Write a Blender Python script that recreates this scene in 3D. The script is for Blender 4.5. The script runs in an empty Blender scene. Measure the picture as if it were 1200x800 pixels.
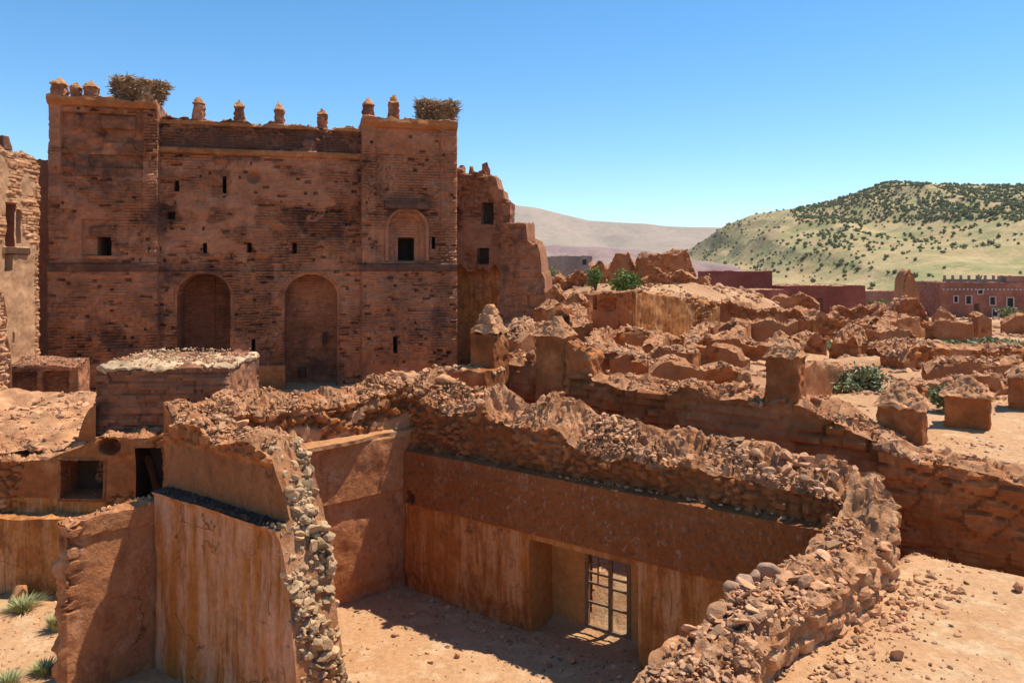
import bpy, math, random
import numpy as np
PI = math.pi
rng = np.random.default_rng(7)
random.seed(7)
SC = bpy.context.scene
COL = SC.collection

# ------------------------------------------------------------------ survey of the place
# the camera stands 8 m above the courtyard; F, HZ describe the lens so that measured
# sight lines can be turned into positions on walls and on the ground
F, HZ, CH = 900.0, 315.0, 8.0
def X(u, Y): return (u - 600.0) / F * Y
def Z(v, Y): return CH - (v - HZ) / F * Y

class Ln:
    """a straight wall line in plan; n points to the side the wall's face looks to"""
    def __init__(self, p0, p1):
        self.p0 = np.array(p0, float); self.p1 = np.array(p1, float)
        d = self.p1 - self.p0; self.L = float(np.hypot(*d)); self.d = d / self.L
        self.n = np.array([self.d[1], -self.d[0]])
    def s(self, u):
        k = (u - 600.0) / F
        return (k * self.p0[1] - self.p0[0]) / (self.d[0] - k * self.d[1])
    def Y(self, u): return self.p0[1] + self.d[1] * self.s(u)
    def z(self, u, v): return Z(v, self.Y(u))
    def shift(self, off):
        return Ln(self.p0 + self.n * off, self.p1 + self.n * off)
    def at(self, s, off=0.0): return self.p0 + self.d * s + self.n * off

# ------------------------------------------------------------------ noise
def _h(ix, iy, iz, seed):
    h = (ix.astype(np.int64) * 374761393 + iy.astype(np.int64) * 668265263 + iz.astype(np.int64) * 2147483647 + seed * 974711) & 0xFFFFFFFF
    h = ((h ^ (h >> 13)) * 1274126177) & 0xFFFFFFFF
    h = ((h ^ (h >> 16)) * 2246822519) & 0xFFFFFFFF
    return ((h ^ (h >> 15)) & 0xFFFFFF) / float(0x1000000)
def hash2(a, b, seed=0):
    a = np.asarray(a); b = np.asarray(b)
    return _h(a, b, np.zeros_like(a), seed)
def vn(x, y, z, seed=0):
    x, y, z = np.broadcast_arrays(x, y, z)
    fx, fy, fz = np.floor(x), np.floor(y), np.floor(z)
    ix, iy, iz = fx.astype(np.int64), fy.astype(np.int64), fz.astype(np.int64)
    tx, ty, tz = x - fx, y - fy, z - fz
    tx = tx * tx * tx * (tx * (tx * 6 - 15) + 10); ty = ty * ty * ty * (ty * (ty * 6 - 15) + 10); tz = tz * tz * tz * (tz * (tz * 6 - 15) + 10)
    def c(a, b, d): return _h(ix + a, iy + b, iz + d, seed)
    x00 = c(0,0,0) * (1 - tx) + c(1,0,0) * tx; x10 = c(0,1,0) * (1 - tx) + c(1,1,0) * tx
    x01 = c(0,0,1) * (1 - tx) + c(1,0,1) * tx; x11 = c(0,1,1) * (1 - tx) + c(1,1,1) * tx
    a = x00 * (1 - ty) + x10 * ty; b = x01 * (1 - ty) + x11 * ty
    return (a * (1 - tz) + b * tz) * 2 - 1
def fbm(x, y, z, oct=4, seed=0, gain=.5):
    r = 0; a = 1.0; f = 1.0
    for o in range(oct):
        r = r + a * vn(x * f + 17.3 * o, y * f + 5.1 * o, z * f - 9.7 * o, seed + o); a *= gain; f *= 2.07
    return r
def sst(a, b, x):
    t = np.clip((x - a) / (b - a), 0, 1); return t * t * (3 - 2 * t)

def masonry(s, z, rh, ln, seed, joint=.02):
    """coursed stones: (profile 0 in the joint .. 1 on the stone, hash of the stone)"""
    zz = (z + .35 * rh * fbm(s * .6, z * .25, 0 * s, 2, seed)) / rh
    r = np.floor(zz).astype(np.int64); fz = zz - r
    ls = ln * (.65 + .8 * hash2(r, r * 0 + 3, seed))
    ss = s / ls + hash2(r, r * 0 + 7, seed) * 13
    c = np.floor(ss).astype(np.int64)
    def b(q): return q + .7 * (hash2(r, q, seed + 5) - .5)
    cid = np.where(ss < b(c), c - 1, np.where(ss >= b(c + 1), c + 1, c))
    d = np.minimum(ss - b(cid), b(cid + 1) - ss) * ls
    e = np.minimum(d, np.minimum(fz, 1 - fz) * rh)
    return sst(0, joint, e), hash2(r, cid, seed + 9)

def rubble_work(s, z, cs, cz, seed):
    """random rubble masonry from a jittered cell pattern"""
    a = s / cs; b = z / cz
    ia = np.floor(a).astype(np.int64); ib = np.floor(b).astype(np.int64)
    d1 = np.full(a.shape, 9.0); d2 = np.full(a.shape, 9.0); hid = np.zeros(a.shape)
    for i in (-1, 0, 1):
        for j in (-1, 0, 1):
            ca, cb = ia + i, ib + j
            dd = np.hypot(a - ca - hash2(ca, cb, seed), b - cb - hash2(ca, cb, seed + 1))
            m = dd < d1
            d2 = np.where(m, d1, np.minimum(d2, dd)); hid = np.where(m, hash2(ca, cb, seed + 2), hid); d1 = np.where(m, dd, d1)
    return sst(0, .28, d2 - d1), hid

def clods(x, y, cs, seed, tilt=.9):
    """broken lumps: tilted facets in a jittered cell pattern, with gaps between"""
    a = x / cs; b = y / cs
    ia = np.floor(a).astype(np.int64); ib = np.floor(b).astype(np.int64)
    d1 = np.full(a.shape, 9.0); d2 = np.full(a.shape, 9.0); hh = np.zeros(a.shape)
    for i in (-1, 0, 1):
        for j in (-1, 0, 1):
            ca, cb = ia + i, ib + j
            dx = a - ca - hash2(ca, cb, seed); dy = b - cb - hash2(ca, cb, seed + 1); dd = np.hypot(dx, dy)
            h = hash2(ca, cb, seed + 2) + tilt * (dx * (hash2(ca, cb, seed + 3) - .5) + dy * (hash2(ca, cb, seed + 4) - .5))
            m = dd < d1; d2 = np.where(m, d1, np.minimum(d2, dd)); hh = np.where(m, h, hh); d1 = np.where(m, dd, d1)
    return np.clip(hh, .05, .95) * sst(0, .18, d2 - d1)

# ------------------------------------------------------------------ mesh helpers
def mesh_obj(name, V, Fc, mat, parent=None, tint=None, plas=None, smooth=None, loc=None):
    """one mesh object; V in world space, stored relative to loc (or the parent's place)"""
    V = np.asarray(V, float); Fc = np.asarray(Fc, np.int64)
    org = np.zeros(3)
    if parent is not None: org = np.array(parent['_org'])
    elif loc is not None: org = np.array(loc, float)
    me = bpy.data.meshes.new(name)
    k = Fc.shape[1]
    me.vertices.add(len(V)); me.vertices.foreach_set('co', (V - org).astype(np.float32).ravel())
    me.loops.add(Fc.size); me.loops.foreach_set('vertex_index', Fc.astype(np.int32).ravel())
    me.polygons.add(len(Fc)); me.polygons.foreach_set('loop_start', np.arange(0, Fc.size, k, dtype=np.int32))
    me.update(calc_edges=True)
    for nm, arr in (('tint', tint), ('plas', plas)):
        at = me.attributes.new(nm, 'FLOAT', 'POINT')
        v = np.full(len(V), .5 if nm == 'tint' else 0.0, np.float32) if arr is None else np.asarray(arr, np.float32)
        at.data.foreach_set('value', v)
    if smooth:
        me.polygons.foreach_set('use_smooth', np.ones(len(Fc), bool)); me.set_sharp_from_angle(angle=math.radians(smooth))
    else:
        me.polygons.foreach_set('use_smooth', np.zeros(len(Fc), bool))
    me.validate()
    me.materials.append(mat)
    o = bpy.data.objects.new(name, me); COL.objects.link(o)
    if parent is not None: o.parent = parent
    else: o.location = org
    o['_org'] = [float(q) for q in org]
    return o
def tag(o, label=None, cat=None, group=None, kind=None):
    if label: o['label'] = label
    if cat: o['category'] = cat
    if group: o['group'] = group
    if kind: o['kind'] = kind
    return o
def thing(name, label, cat, loc, group=None):
    o = bpy.data.objects.new(name, None); COL.objects.link(o); o.location = loc
    o['_org'] = [float(q) for q in loc]
    o.empty_display_size = .3; o['kind'] = 'thing'
    return tag(o, label, cat, group)

class MB:
    """collects quads"""
    def __init__(self): self.v = []; self.f = []; self.n = 0
    def add(self, V, Fc):
        V = np.asarray(V, float); self.v.append(V); self.f.append(np.asarray(Fc, np.int64) + self.n); self.n += len(V)
    def box(self, c, ex, ey, ez, ax=(1, 0), taper=1.0, wob=0.0):
        """box: half sizes ex (along ax), ey (across), ez (up); c is its centre"""
        a = np.array([ax[0], ax[1], 0.]); a /= np.hypot(*a[:2]); b = np.array([-a[1], a[0], 0.]); up = np.array([0, 0, 1.])
        P = []
        for k in (-1, 1):
            t = taper if k > 0 else 1.0
            for i, j in ((-1, -1), (1, -1), (1, 1), (-1, 1)):
                P.append(np.array(c) + a * ex * i * t + b * ey * j * t + up * ez * k + (np.random.default_rng(len(P) + self.n).normal(0, wob, 3) if wob else 0))
        self.add(P, [(3, 2, 1, 0), (4, 5, 6, 7), (0, 1, 5, 4), (1, 2, 6, 5), (2, 3, 7, 6), (3, 0, 4, 7)])
    def bar(self, p, q, r, r2=None, n=6):
        p = np.array(p, float); q = np.array(q, float); d = q - p; d /= np.linalg.norm(d)
        a = np.cross(d, [0, 0, 1.] if abs(d[2]) < .9 else [1., 0, 0]); a /= np.linalg.norm(a); b = np.cross(d, a)
        r2 = r if r2 is None else r2
        th = np.arange(n) * 2 * PI / n
        ring = lambda c, rr: c + rr * (np.cos(th)[:, None] * a + np.sin(th)[:, None] * b)
        V = np.vstack([ring(p, r), ring(q, r2)])
        Fs = [(i, (i + 1) % n, n + (i + 1) % n, n + i) for i in range(n)]
        if n == 4: Fs += [(3, 2, 1, 0), (4, 5, 6, 7)]
        if n == 6: Fs += [(3, 2, 1, 0), (5, 4, 3, 0), (6, 7, 8, 9), (6, 9, 10, 11)]
        self.add(V, Fs)
    def build(self, name, mat, parent=None, smooth=None, loc=None, tint=None):
        return mesh_obj(name, np.vstack(self.v), np.vstack(self.f), mat, parent, tint=tint, smooth=smooth, loc=loc)

# rock shapes
def ico(sub):
    t = (1 + 5 ** .5) / 2
    V = [(-1,t,0),(1,t,0),(-1,-t,0),(1,-t,0),(0,-1,t),(0,1,t),(0,-1,-t),(0,1,-t),(t,0,-1),(t,0,1),(-t,0,-1),(-t,0,1)]
    Fs = [(0,11,5),(0,5,1),(0,1,7),(0,7,10),(0,10,11),(1,5,9),(5,11,4),(11,10,2),(10,7,6),(7,1,8),(3,9,4),(3,4,2),(3,2,6),(3,6,8),(3,8,9),(4,9,5),(2,4,11),(6,2,10),(8,6,7),(9,8,1)]
    V = [np.array(v) / np.linalg.norm(v) for v in V]
    for _ in range(sub):
        cache = {}; nf = []
        def mid(a, b):
            k = (min(a, b), max(a, b))
            if k not in cache:
                m = V[a] + V[b]; V.append(m / np.linalg.norm(m)); cache[k] = len(V) - 1
            return cache[k]
        for a, b, c in Fs:
            ab, bc, ca = mid(a, b), mid(b, c), mid(c, a); nf += [(a, ab, ca), (b, bc, ab), (c, ca, bc), (ab, bc, ca)]
        Fs = nf
    return np.array(V), np.array(Fs)
ICO = {k: ico(k) for k in (0, 1, 2, 3)}
def rock_shapes(n, sub, seed, cuts=9, lo=.38, hi=.72):
    r = np.random.default_rng(seed); out = []
    for i in range(n):
        V = ICO[sub][0].copy()
        for _ in range(cuts):
            d = r.normal(size=3); d /= np.linalg.norm(d); k = r.uniform(lo, hi)
            t = V @ d; V = V - np.maximum(t - k, 0)[:, None] * d
        V += .05 * fbm(V[:, 0] * 2 + i, V[:, 1] * 2, V[:, 2] * 2, 2, seed)[:, None] * V
        out.append(V)
    return out
ROCKS = {0: rock_shapes(10, 0, 1, 4, .5, .8), 1: rock_shapes(18, 1, 2, 9), 2: rock_shapes(18, 2, 3, 10), 3: rock_shapes(8, 2, 4, 9, .7, .9)}
ICO[3] = ICO[2]
def rand_rot(n, r, tilt=1.0):
    yaw = r.uniform(0, 2 * PI, n); a = r.normal(0, .35 * tilt, n); b = r.normal(0, .35 * tilt, n)
    cy, sy, ca, sa, cb, sb = np.cos(yaw), np.sin(yaw), np.cos(a), np.sin(a), np.cos(b), np.sin(b)
    o, l = np.zeros(n), np.ones(n)
    Rz = np.array([[cy, -sy, o], [sy, cy, o], [o, o, l]]).transpose(2, 0, 1)
    Rx = np.array([[l, o, o], [o, ca, -sa], [o, sa, ca]]).transpose(2, 0, 1)
    Ry = np.array([[cb, o, sb], [o, l, o], [-sb, o, cb]]).transpose(2, 0, 1)
    return Rz @ Rx @ Ry
def stones(pos, size, sub, seed, flat=(.45, .8), tilt=1.0):
    """arrays for many separate stones: V, F, tint"""
    r = np.random.default_rng(seed); n = len(pos); pos = np.asarray(pos, float); size = np.asarray(size, float)
    sh = r.integers(0, len(ROCKS[sub]), n); R = rand_rot(n, r, tilt)
    sc = np.stack([size * r.uniform(.8, 1.3, n), size * r.uniform(.6, 1.0, n), size * r.uniform(flat[0], flat[1], n)], 1)
    Fb = ICO[sub][1]; Vs = []; Fs = []; Ts = []; k = 0
    base = np.stack(ROCKS[sub])[sh]                      # n, m, 3
    V = np.einsum('nij,nmj->nmi', R, base * sc[:, None, :]) + pos[:, None, :]
    m = V.shape[1]
    Fc = Fb[None] + (np.arange(n) * m)[:, None, None]
    T = np.repeat(r.uniform(0, 1, n), m)
    return V.reshape(-1, 3), Fc.reshape(-1, 3), T
def join(parts):
    V = []; Fc = []; T = []; k = 0
    for v, f, t in parts:
        V.append(v); Fc.append(f + k); T.append(t); k += len(v)
    return np.vstack(V), np.vstack(Fc), np.concatenate(T)

# ------------------------------------------------------------------ materials
def new_mat(name):
    m = bpy.data.materials.new(name); m.use_nodes = True
    nt = m.node_tree; b = nt.nodes['Principled BSDF']; b.inputs['Roughness'].default_value = .93
    b.inputs['Specular IOR Level'].default_value = .15
    return m, nt, b
class NT:
    def __init__(self, nt): self.nt = nt
    def n(self, t, **kw):
        x = self.nt.nodes.new(t)
        for k, v in kw.items(): setattr(x, k, v)
        return x
    def link(self, a, b): self.nt.links.new(a, b)
    def pos(self, scale=(1, 1, 1)):
        g = self.n('ShaderNodeNewGeometry'); m = self.n('ShaderNodeVectorMath', operation='MULTIPLY')
        self.link(g.outputs['Position'], m.inputs[0]); m.inputs[1].default_value = scale; return m.outputs[0]
    def noise(self, vec, scale, detail=5, rough=.6):
        x = self.n('ShaderNodeTexNoise'); x.inputs['Scale'].default_value = scale; x.inputs['Detail'].default_value = detail
        x.inputs['Roughness'].default_value = rough; self.link(vec, x.inputs['Vector']); return x.outputs['Fac']
    def ramp(self, fac, a, b, lo=0., hi=1.):
        x = self.n('ShaderNodeMapRange'); self.link(fac, x.inputs['Value'])
        x.inputs['From Min'].default_value = a; x.inputs['From Max'].default_value = b
        x.inputs['To Min'].default_value = lo; x.inputs['To Max'].default_value = hi; return x.outputs['Result']
    def mix(self, fac, a, b, mode='MIX'):
        x = self.n('ShaderNodeMix', data_type='RGBA', blend_type=mode)
        for sock, v in ((x.inputs[0], fac), (x.inputs[6], a), (x.inputs[7], b)):
            if hasattr(v, 'is_linked'): self.link(v, sock)
            elif isinstance(v, (int, float)): sock.default_value = v
            else: sock.default_value = (*v, 1)
        return x.outputs[2]
    def val(self, f):
        x = self.n('ShaderNodeCombineColor')
        for k in range(3): self.link(f, x.inputs[k])
        return x.outputs[0]
    def attr(self, name):
        x = self.n('ShaderNodeAttribute', attribute_name=name); return x.outputs['Fac']
    def bump(self, bsdf, hts):
        prev = None
        for h, dist, st in hts:
            b = self.n('ShaderNodeBump'); b.inputs['Distance'].default_value = dist; b.inputs['Strength'].default_value = st
            self.link(h, b.inputs['Height'])
            if prev: self.link(prev, b.inputs['Normal'])
            prev = b.outputs['Normal']
        self.link(prev, bsdf.inputs['Normal'])

def earth(name, a, b, c, streak=None, plaster=None, big=.35, tint=.5, bump=1.0, fine=14., stain=None, wide=False, flakes=None, blotch=None):
    """weathered earth: two base tones, a third in patches, tone of each stone from 'tint', plaster where 'plas' says"""
    m, nt, bs = new_mat(name); N = NT(nt); p = N.pos()
    col = N.mix(N.ramp(N.noise(p, big, 4), .35, .65), a, b)
    col = N.mix(N.ramp(N.noise(p, big * 4.3, 5, .7), .5, .68), col, c)
    if streak:
        k = .55 if wide else 1.0
        ps = N.pos((3.2 * k, 3.2 * k, .26)); f = N.ramp(N.noise(ps, 1.3, 6, .68), .40 if wide else .47, .60, 0, .9); col = N.mix(f, col, streak)
        f2 = N.ramp(N.noise(N.pos((5 * k, 5 * k, .4)), 1.7, 6, .7), .54, .66, 0, .8); col = N.mix(f2, col, tuple(q * .5 for q in a))
        f3 = N.ramp(N.noise(p, 1.1, 5, .7), .56, .66, 0, .55); col = N.mix(f3, col, tuple(q * .62 for q in a))
    if blotch:
        f = N.ramp(N.noise(N.pos((1, 1, .55)), 2.6, 7, .75), .52, .62, 0, .75); col = N.mix(f, col, blotch)
    crk = None
    if blotch or wide:
        wv = N.n('ShaderNodeVectorMath', operation='ADD'); N.link(p, wv.inputs[0]); nz_ = N.n('ShaderNodeTexNoise'); nz_.inputs['Scale'].default_value = 1.6; nz_.inputs['Detail'].default_value = 5; N.link(p, nz_.inputs['Vector']); N.link(nz_.outputs['Color'], wv.inputs[1])
        vo = N.n('ShaderNodeTexVoronoi', feature='DISTANCE_TO_EDGE'); vo.inputs['Scale'].default_value = .75; N.link(wv.outputs[0], vo.inputs['Vector'])
        mk = N.ramp(N.noise(p, .9, 3), .48, .58); cr = N.ramp(vo.outputs['Distance'], .0, .012, 1, 0); mm = N.n('ShaderNodeMath', operation='MULTIPLY'); N.link(mk, mm.inputs[0]); N.link(cr, mm.inputs[1]); crk = mm.outputs[0]
        col = N.mix(crk, col, tuple(q * .3 for q in a))
    if flakes:
        f = N.ramp(N.noise(N.pos((1, 1, .6)), 9, 4, .7), .57, .64, 0, .8); f4 = N.ramp(N.noise(p, .8, 3), .42, .56)
        mm = N.n('ShaderNodeMath', operation='MULTIPLY'); N.link(f, mm.inputs[0]); N.link(f4, mm.inputs[1]); col = N.mix(mm.outputs[0], col, flakes)
    if stain:
        f = N.ramp(N.noise(N.pos((1, 1, .7)), .5, 6, .65), .5, .62, 0, .85); col = N.mix(f, col, stain)
    t = N.val(N.ramp(N.attr('tint'), 0, 1, 1 - tint, 1 + tint)); col = N.mix(1.0, col, t, 'MULTIPLY')
    if plaster:
        pc = N.mix(N.ramp(N.noise(p, 1.4, 5), .4, .65), plaster, tuple(q * .72 for q in plaster)); col = N.mix(N.attr('plas'), col, pc)
    g = N.val(N.ramp(N.noise(p, fine, 6, .75), .25, .75, .72, 1.25)); col = N.mix(1.0, col, g, 'MULTIPLY')
    nt.links.new(col, bs.inputs['Base Color'])
    bl = [(N.noise(p, fine * .13, 4, .6), .12, .5 * bump), (N.noise(p, fine * .5, 6, .7), .05, .8 * bump), (N.noise(p, fine * 3.1, 4, .7), .012, .7 * bump)]
    if flakes:
        vo = N.n('ShaderNodeTexVoronoi'); vo.inputs['Scale'].default_value = 7; N.link(p, vo.inputs['Vector']); bl.append((N.ramp(vo.outputs['Distance'], .1, .5), .03, .9))
    N.bump(bs, bl)
    return m
def plain(name, col, rough=.8, var=.25, sc=3., bump=.01):
    m, nt, bs = new_mat(name); N = NT(nt); p = N.pos()
    c = N.mix(N.ramp(N.noise(p, sc, 5), .3, .7), tuple(q * (1 - var) for q in col), tuple(min(1, q * (1 + var)) for q in col))
    nt.links.new(c, bs.inputs['Base Color']); bs.inputs['Roughness'].default_value = rough
    N.bump(bs, [(N.noise(p, sc * 6, 5), bump, .6)]); return m
def leaf_mat(name, a, b):
    m, nt, bs = new_mat(name); N = NT(nt)
    c = N.mix(N.attr('tint'), a, b); nt.links.new(c, bs.inputs['Base Color']); bs.inputs['Roughness'].default_value = .65
    return m

M = {}
M['sand'] = earth('sand', (.50, .285, .145), (.44, .23, .105), (.55, .365, .205), big=.35, bump=1.1, fine=9, tint=.3, plaster=(.40, .195, .095))
M['rubble'] = earth('rubble_earth', (0.469, 0.228, 0.107), (0.398, 0.179, 0.079), (0.551, 0.305, 0.158), big=.9, bump=1.4, fine=10, tint=.45)
M['stone'] = earth('loose_stone', (0.459, 0.222, 0.105), (0.510, 0.281, 0.149), (0.377, 0.197, 0.114), big=1.6, bump=.8, fine=12, tint=.42)
M['grey_stone'] = earth('section_stone', (.47, .30, .16), (.40, .255, .14), (.42, .23, .105), big=1.9, bump=.8, fine=12, tint=.4)
M['ledge_shade'] = plain('painted_shade_ledge', (.085, .052, .034), .9, .5, 8, .04)  # near-black colour paints shade onto the broken wall's ledge and its debris
M['river'] = plain('river_stone', (.37, .215, .13), .8, .2, 6)
M['ochre'] = earth('ochre_plaster', (0.480, 0.182, 0.042), (0.370, 0.125, 0.030), (0.500, 0.215, 0.070), streak=(0.540, 0.278, 0.124), bump=.6, fine=9, tint=.35, blotch=(0.240, 0.081, 0.026))
M['alcove'] = earth('alcove_plaster', (.54, .26, .085), (.48, .21, .06), (.42, .16, .045), bump=.6, fine=8, tint=.3)
M['frieze'] = earth('carved_plaster', (0.370, 0.128, 0.040), (0.310, 0.103, 0.032), (0.400, 0.157, 0.060), bump=1.8, fine=16, tint=.35, flakes=(0.500, 0.294, 0.190))
M['streaky'] = earth('streaked_plaster', (0.400, 0.131, 0.024), (0.440, 0.159, 0.036), (0.330, 0.102, 0.020), streak=(0.560, 0.290, 0.164), bump=.5, fine=8, tint=.3, wide=True)
M['pink'] = earth('pale_earth_plaster', (.46, .225, .10), (.41, .185, .075), (.50, .27, .135), bump=.6, fine=8, tint=.3)
M['dado2'] = earth('bare_rear_plaster', (0.306, 0.123, 0.048), (0.255, 0.095, 0.034), (0.347, 0.157, 0.071), bump=1.0, fine=8, tint=.35, blotch=(0.184, 0.071, 0.028))
M['stubp'] = earth('worn_stub_plaster', (0.460, 0.197, 0.085), (0.400, 0.155, 0.060), (0.520, 0.254, 0.130), bump=1.2, fine=9, tint=.4, blotch=(0.300, 0.113, 0.045))
M['dado'] = earth('rubbed_plaster', (0.500, 0.211, 0.090), (0.440, 0.169, 0.065), (0.540, 0.254, 0.125), bump=1.0, fine=9, tint=.35, blotch=(0.270, 0.094, 0.036))
M['red'] = earth('red_mud_wall', (0.342, 0.119, 0.037), (0.281, 0.091, 0.028), (0.393, 0.163, 0.063), bump=1.2, fine=8, tint=.45, plaster=(0.510, 0.244, 0.116))
M['keep'] = earth('keep_masonry', (0.342, 0.144, 0.068), (0.275, 0.107, 0.050), (0.377, 0.178, 0.096), bump=1.3, fine=5, tint=.45, plaster=(0.413, 0.184, 0.096), stain=(0.117, 0.055, 0.037), big=.16)
M['band'] = earth('moulded_band', (.36, .145, .05), (.31, .12, .042), (.40, .19, .085), bump=1., fine=6, tint=.4)
M['darkband'] = earth('weathered_band', (.165, .08, .05), (.125, .06, .04), (.25, .12, .065), bump=1.2, fine=5, tint=.4)
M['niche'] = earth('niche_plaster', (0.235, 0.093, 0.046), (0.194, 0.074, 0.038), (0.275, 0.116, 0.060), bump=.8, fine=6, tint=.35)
M['inner_shade'] = plain('painted_inner_shade', (.05, .03, .02), .95, .4, 2)  # darkness inside the left house's openings, put into the colour
M['hole'] = plain('unlit_inside', (.06, .035, .025), .95)  # near-black colour stands in for shade inside windows, slits and wall holes
M['lit_tower'] = earth('pale_tower', (0.449, 0.233, 0.119), (0.388, 0.190, 0.090), (0.500, 0.285, 0.162), bump=.8, fine=5, tint=.45, plaster=(0.490, 0.275, 0.147))
M['slab'] = earth('bleached_top', (.55, .38, .225), (.48, .31, .17), (.40, .22, .11), bump=1.2, fine=8, tint=.4)
M['far_red'] = earth('far_red_plaster', (.21, .062, .042), (.18, .052, .036), (.25, .085, .06), big=.1, bump=.6, fine=3, tint=.3)
M['far_pink'] = earth('far_pink_plaster', (.33, .16, .11), (.30, .14, .095), (.36, .19, .14), big=.1, bump=.6, fine=3, tint=.3)
M['far_brick'] = earth('far_brick', (.30, .12, .075), (.26, .10, .06), (.33, .15, .10), big=.3, bump=.8, fine=3, tint=.4)
M['far_grey'] = earth('far_grey_block', (.25, .20, .165), (.22, .175, .145), (.28, .22, .18), big=.1, bump=.6, fine=3, tint=.3)
M['white'] = plain('white_trim', (.42, .35, .30), .8, .1)
M['glass'] = plain('dark_pane', (.03, .032, .04), .25, .2)
M['wood'] = plain('old_wood', (.10, .05, .028), .85, .4, 9)
M['iron'] = plain('rusty_iron', (.21, .13, .075), .7, .35, 20)
M['twig'] = plain('dry_twigs', (.36, .25, .145), .9, .6, 5)
M['bark'] = plain('bark', (.10, .07, .045), .9, .3, 9)
M['leaf'] = leaf_mat('leaf_green', (.08, .125, .028), (.22, .28, .065))
M['bush'] = leaf_mat('bush_green', (.13, .15, .065), (.29, .29, .135))
M['grassy'] = leaf_mat('tuft_green', (.21, .225, .08), (.42, .38, .18))
M['juniper'] = leaf_mat('juniper_green', (.11, .12, .045), (.24, .23, .085))
M['olive'] = leaf_mat('olive_scrub', (.16, .155, .058), (.27, .24, .10))

# ------------------------------------------------------------------ lie of the land
A = np.array([-2.67, 19.2]); dW = np.array([.8069, -.5907])
L1 = Ln(A, A + dW * 10.5)                 # long wall of the roofless room, face to the room
LE = L1.shift(-3.5)                       # the wall behind it
C2 = np.array([-6.76, 15.6])
L2 = Ln(C2, A + (A - C2) / 5.45 * .8)                            # left wall of the room
L3 = Ln((-7.2, 15.5), (-3.52, 12.74))     # broken wall towards the camera, outer face
LD = Ln((-8.2, 14.2), (-6.9, 15.89))       # short stub beside it
RWi = Ln((1.2, 7.98), (5.8, 13.0))        # right wall, inner edge
LMa = Ln((X(686, 55), 55), (X(742, 50), 50)); LMb = Ln((X(742, 50), 50), (X(852, 57), 57))
def ground(x, y, rough=True):
    x = np.asarray(x, float); y = np.asarray(y, float)
    dE = -((x - LE.p0[0]) * LE.n[0] + (y - LE.p0[1]) * LE.n[1]); tE = (x - LE.p0[0]) * LE.d[0] + (y - LE.p0[1]) * LE.d[1]
    yard = np.interp(y, [0, 21, 31, 60, 110, 300], [0, 0, 1.0, 1.2, 1.5, -2]) - .02
    mid = np.interp(y, [10, 16, 22, 28, 42, 52, 75, 110, 200, 400, 900, 3000, 9000], [3.9, 4.2, 4.25, 4.1, 3.6, 3.2, 2.7, 1.1, .0, -3, -12, -30, -60])
    da = -((x - LMa.p0[0]) * LMa.n[0] + (y - LMa.p0[1]) * LMa.n[1]); db = -((x - LMb.p0[0]) * LMb.n[0] + (y - LMb.p0[1]) * LMb.n[1])
    mid = mid + sst(.1, .8 + 9 * sst(53.5, 60, y), da) * sst(.1, .8 + 10 * sst(56.5, 62, y), db) * sst(100, 72, y) * sst(27, 17, x - (y - 55) * .25) * (2.7 + 1.0 * sst(52, 72, y))
    mid = mid + 1.5 * sst(-1, 1, x + 1 - y * 0.01) * sst(6.5, 3, x) * sst(34, 40, y) * sst(75, 60, y)
    w = sst(.1, .5, dE) * np.maximum(sst(-2.6, .4, tE) * (y < 24), sst(-3.8, -.6, x))
    far = sst(60, 120, y); w = w * (1 - far) + far
    z = yard * (1 - w) + mid * w
    gap = sst(-2.9, -1.5, dE) * (1 - sst(0, .3, dE)) * sst(-.5, 1.5, tE) * (tE < 18) * 1.05
    z = np.maximum(z, gap)
    dR = (x - RWi.p0[0]) * RWi.n[0] + (y - RWi.p0[1]) * RWi.n[1]
    ter = sst(.15, .6, dR) * (1 - sst(0, .3, dE)) * (2.2 + .98 * sst(0.2, 3.2, -dE))
    ter = ter * sst(-40, -30, y - x * .1)
    z = np.maximum(z, np.where((dE < .3) & (x > -6), ter, -99))
    if rough:
        a = .5 + .5 * sst(18, 30, y)
        z = z + a * (.10 * fbm(x * .45, y * .45, 0 * x, 3, 3) + .035 * fbm(x * 2.1, y * 2.1, 0 * x, 3, 4)) + sst(20, 60, y) * (y < 120) * .18 * fbm(x * .25, y * .25, 0 * x, 3, 5)
        z = z + sst(20, 26, y) * sst(-.5, 2, x) * (y < 90) * (.34 * (.5 - np.abs(fbm(x * .22, y * .3, 0 * x, 4, 15))) + .10 * fbm(x * .9, y * .9, 0 * x, 4, 16))
    return z

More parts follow.
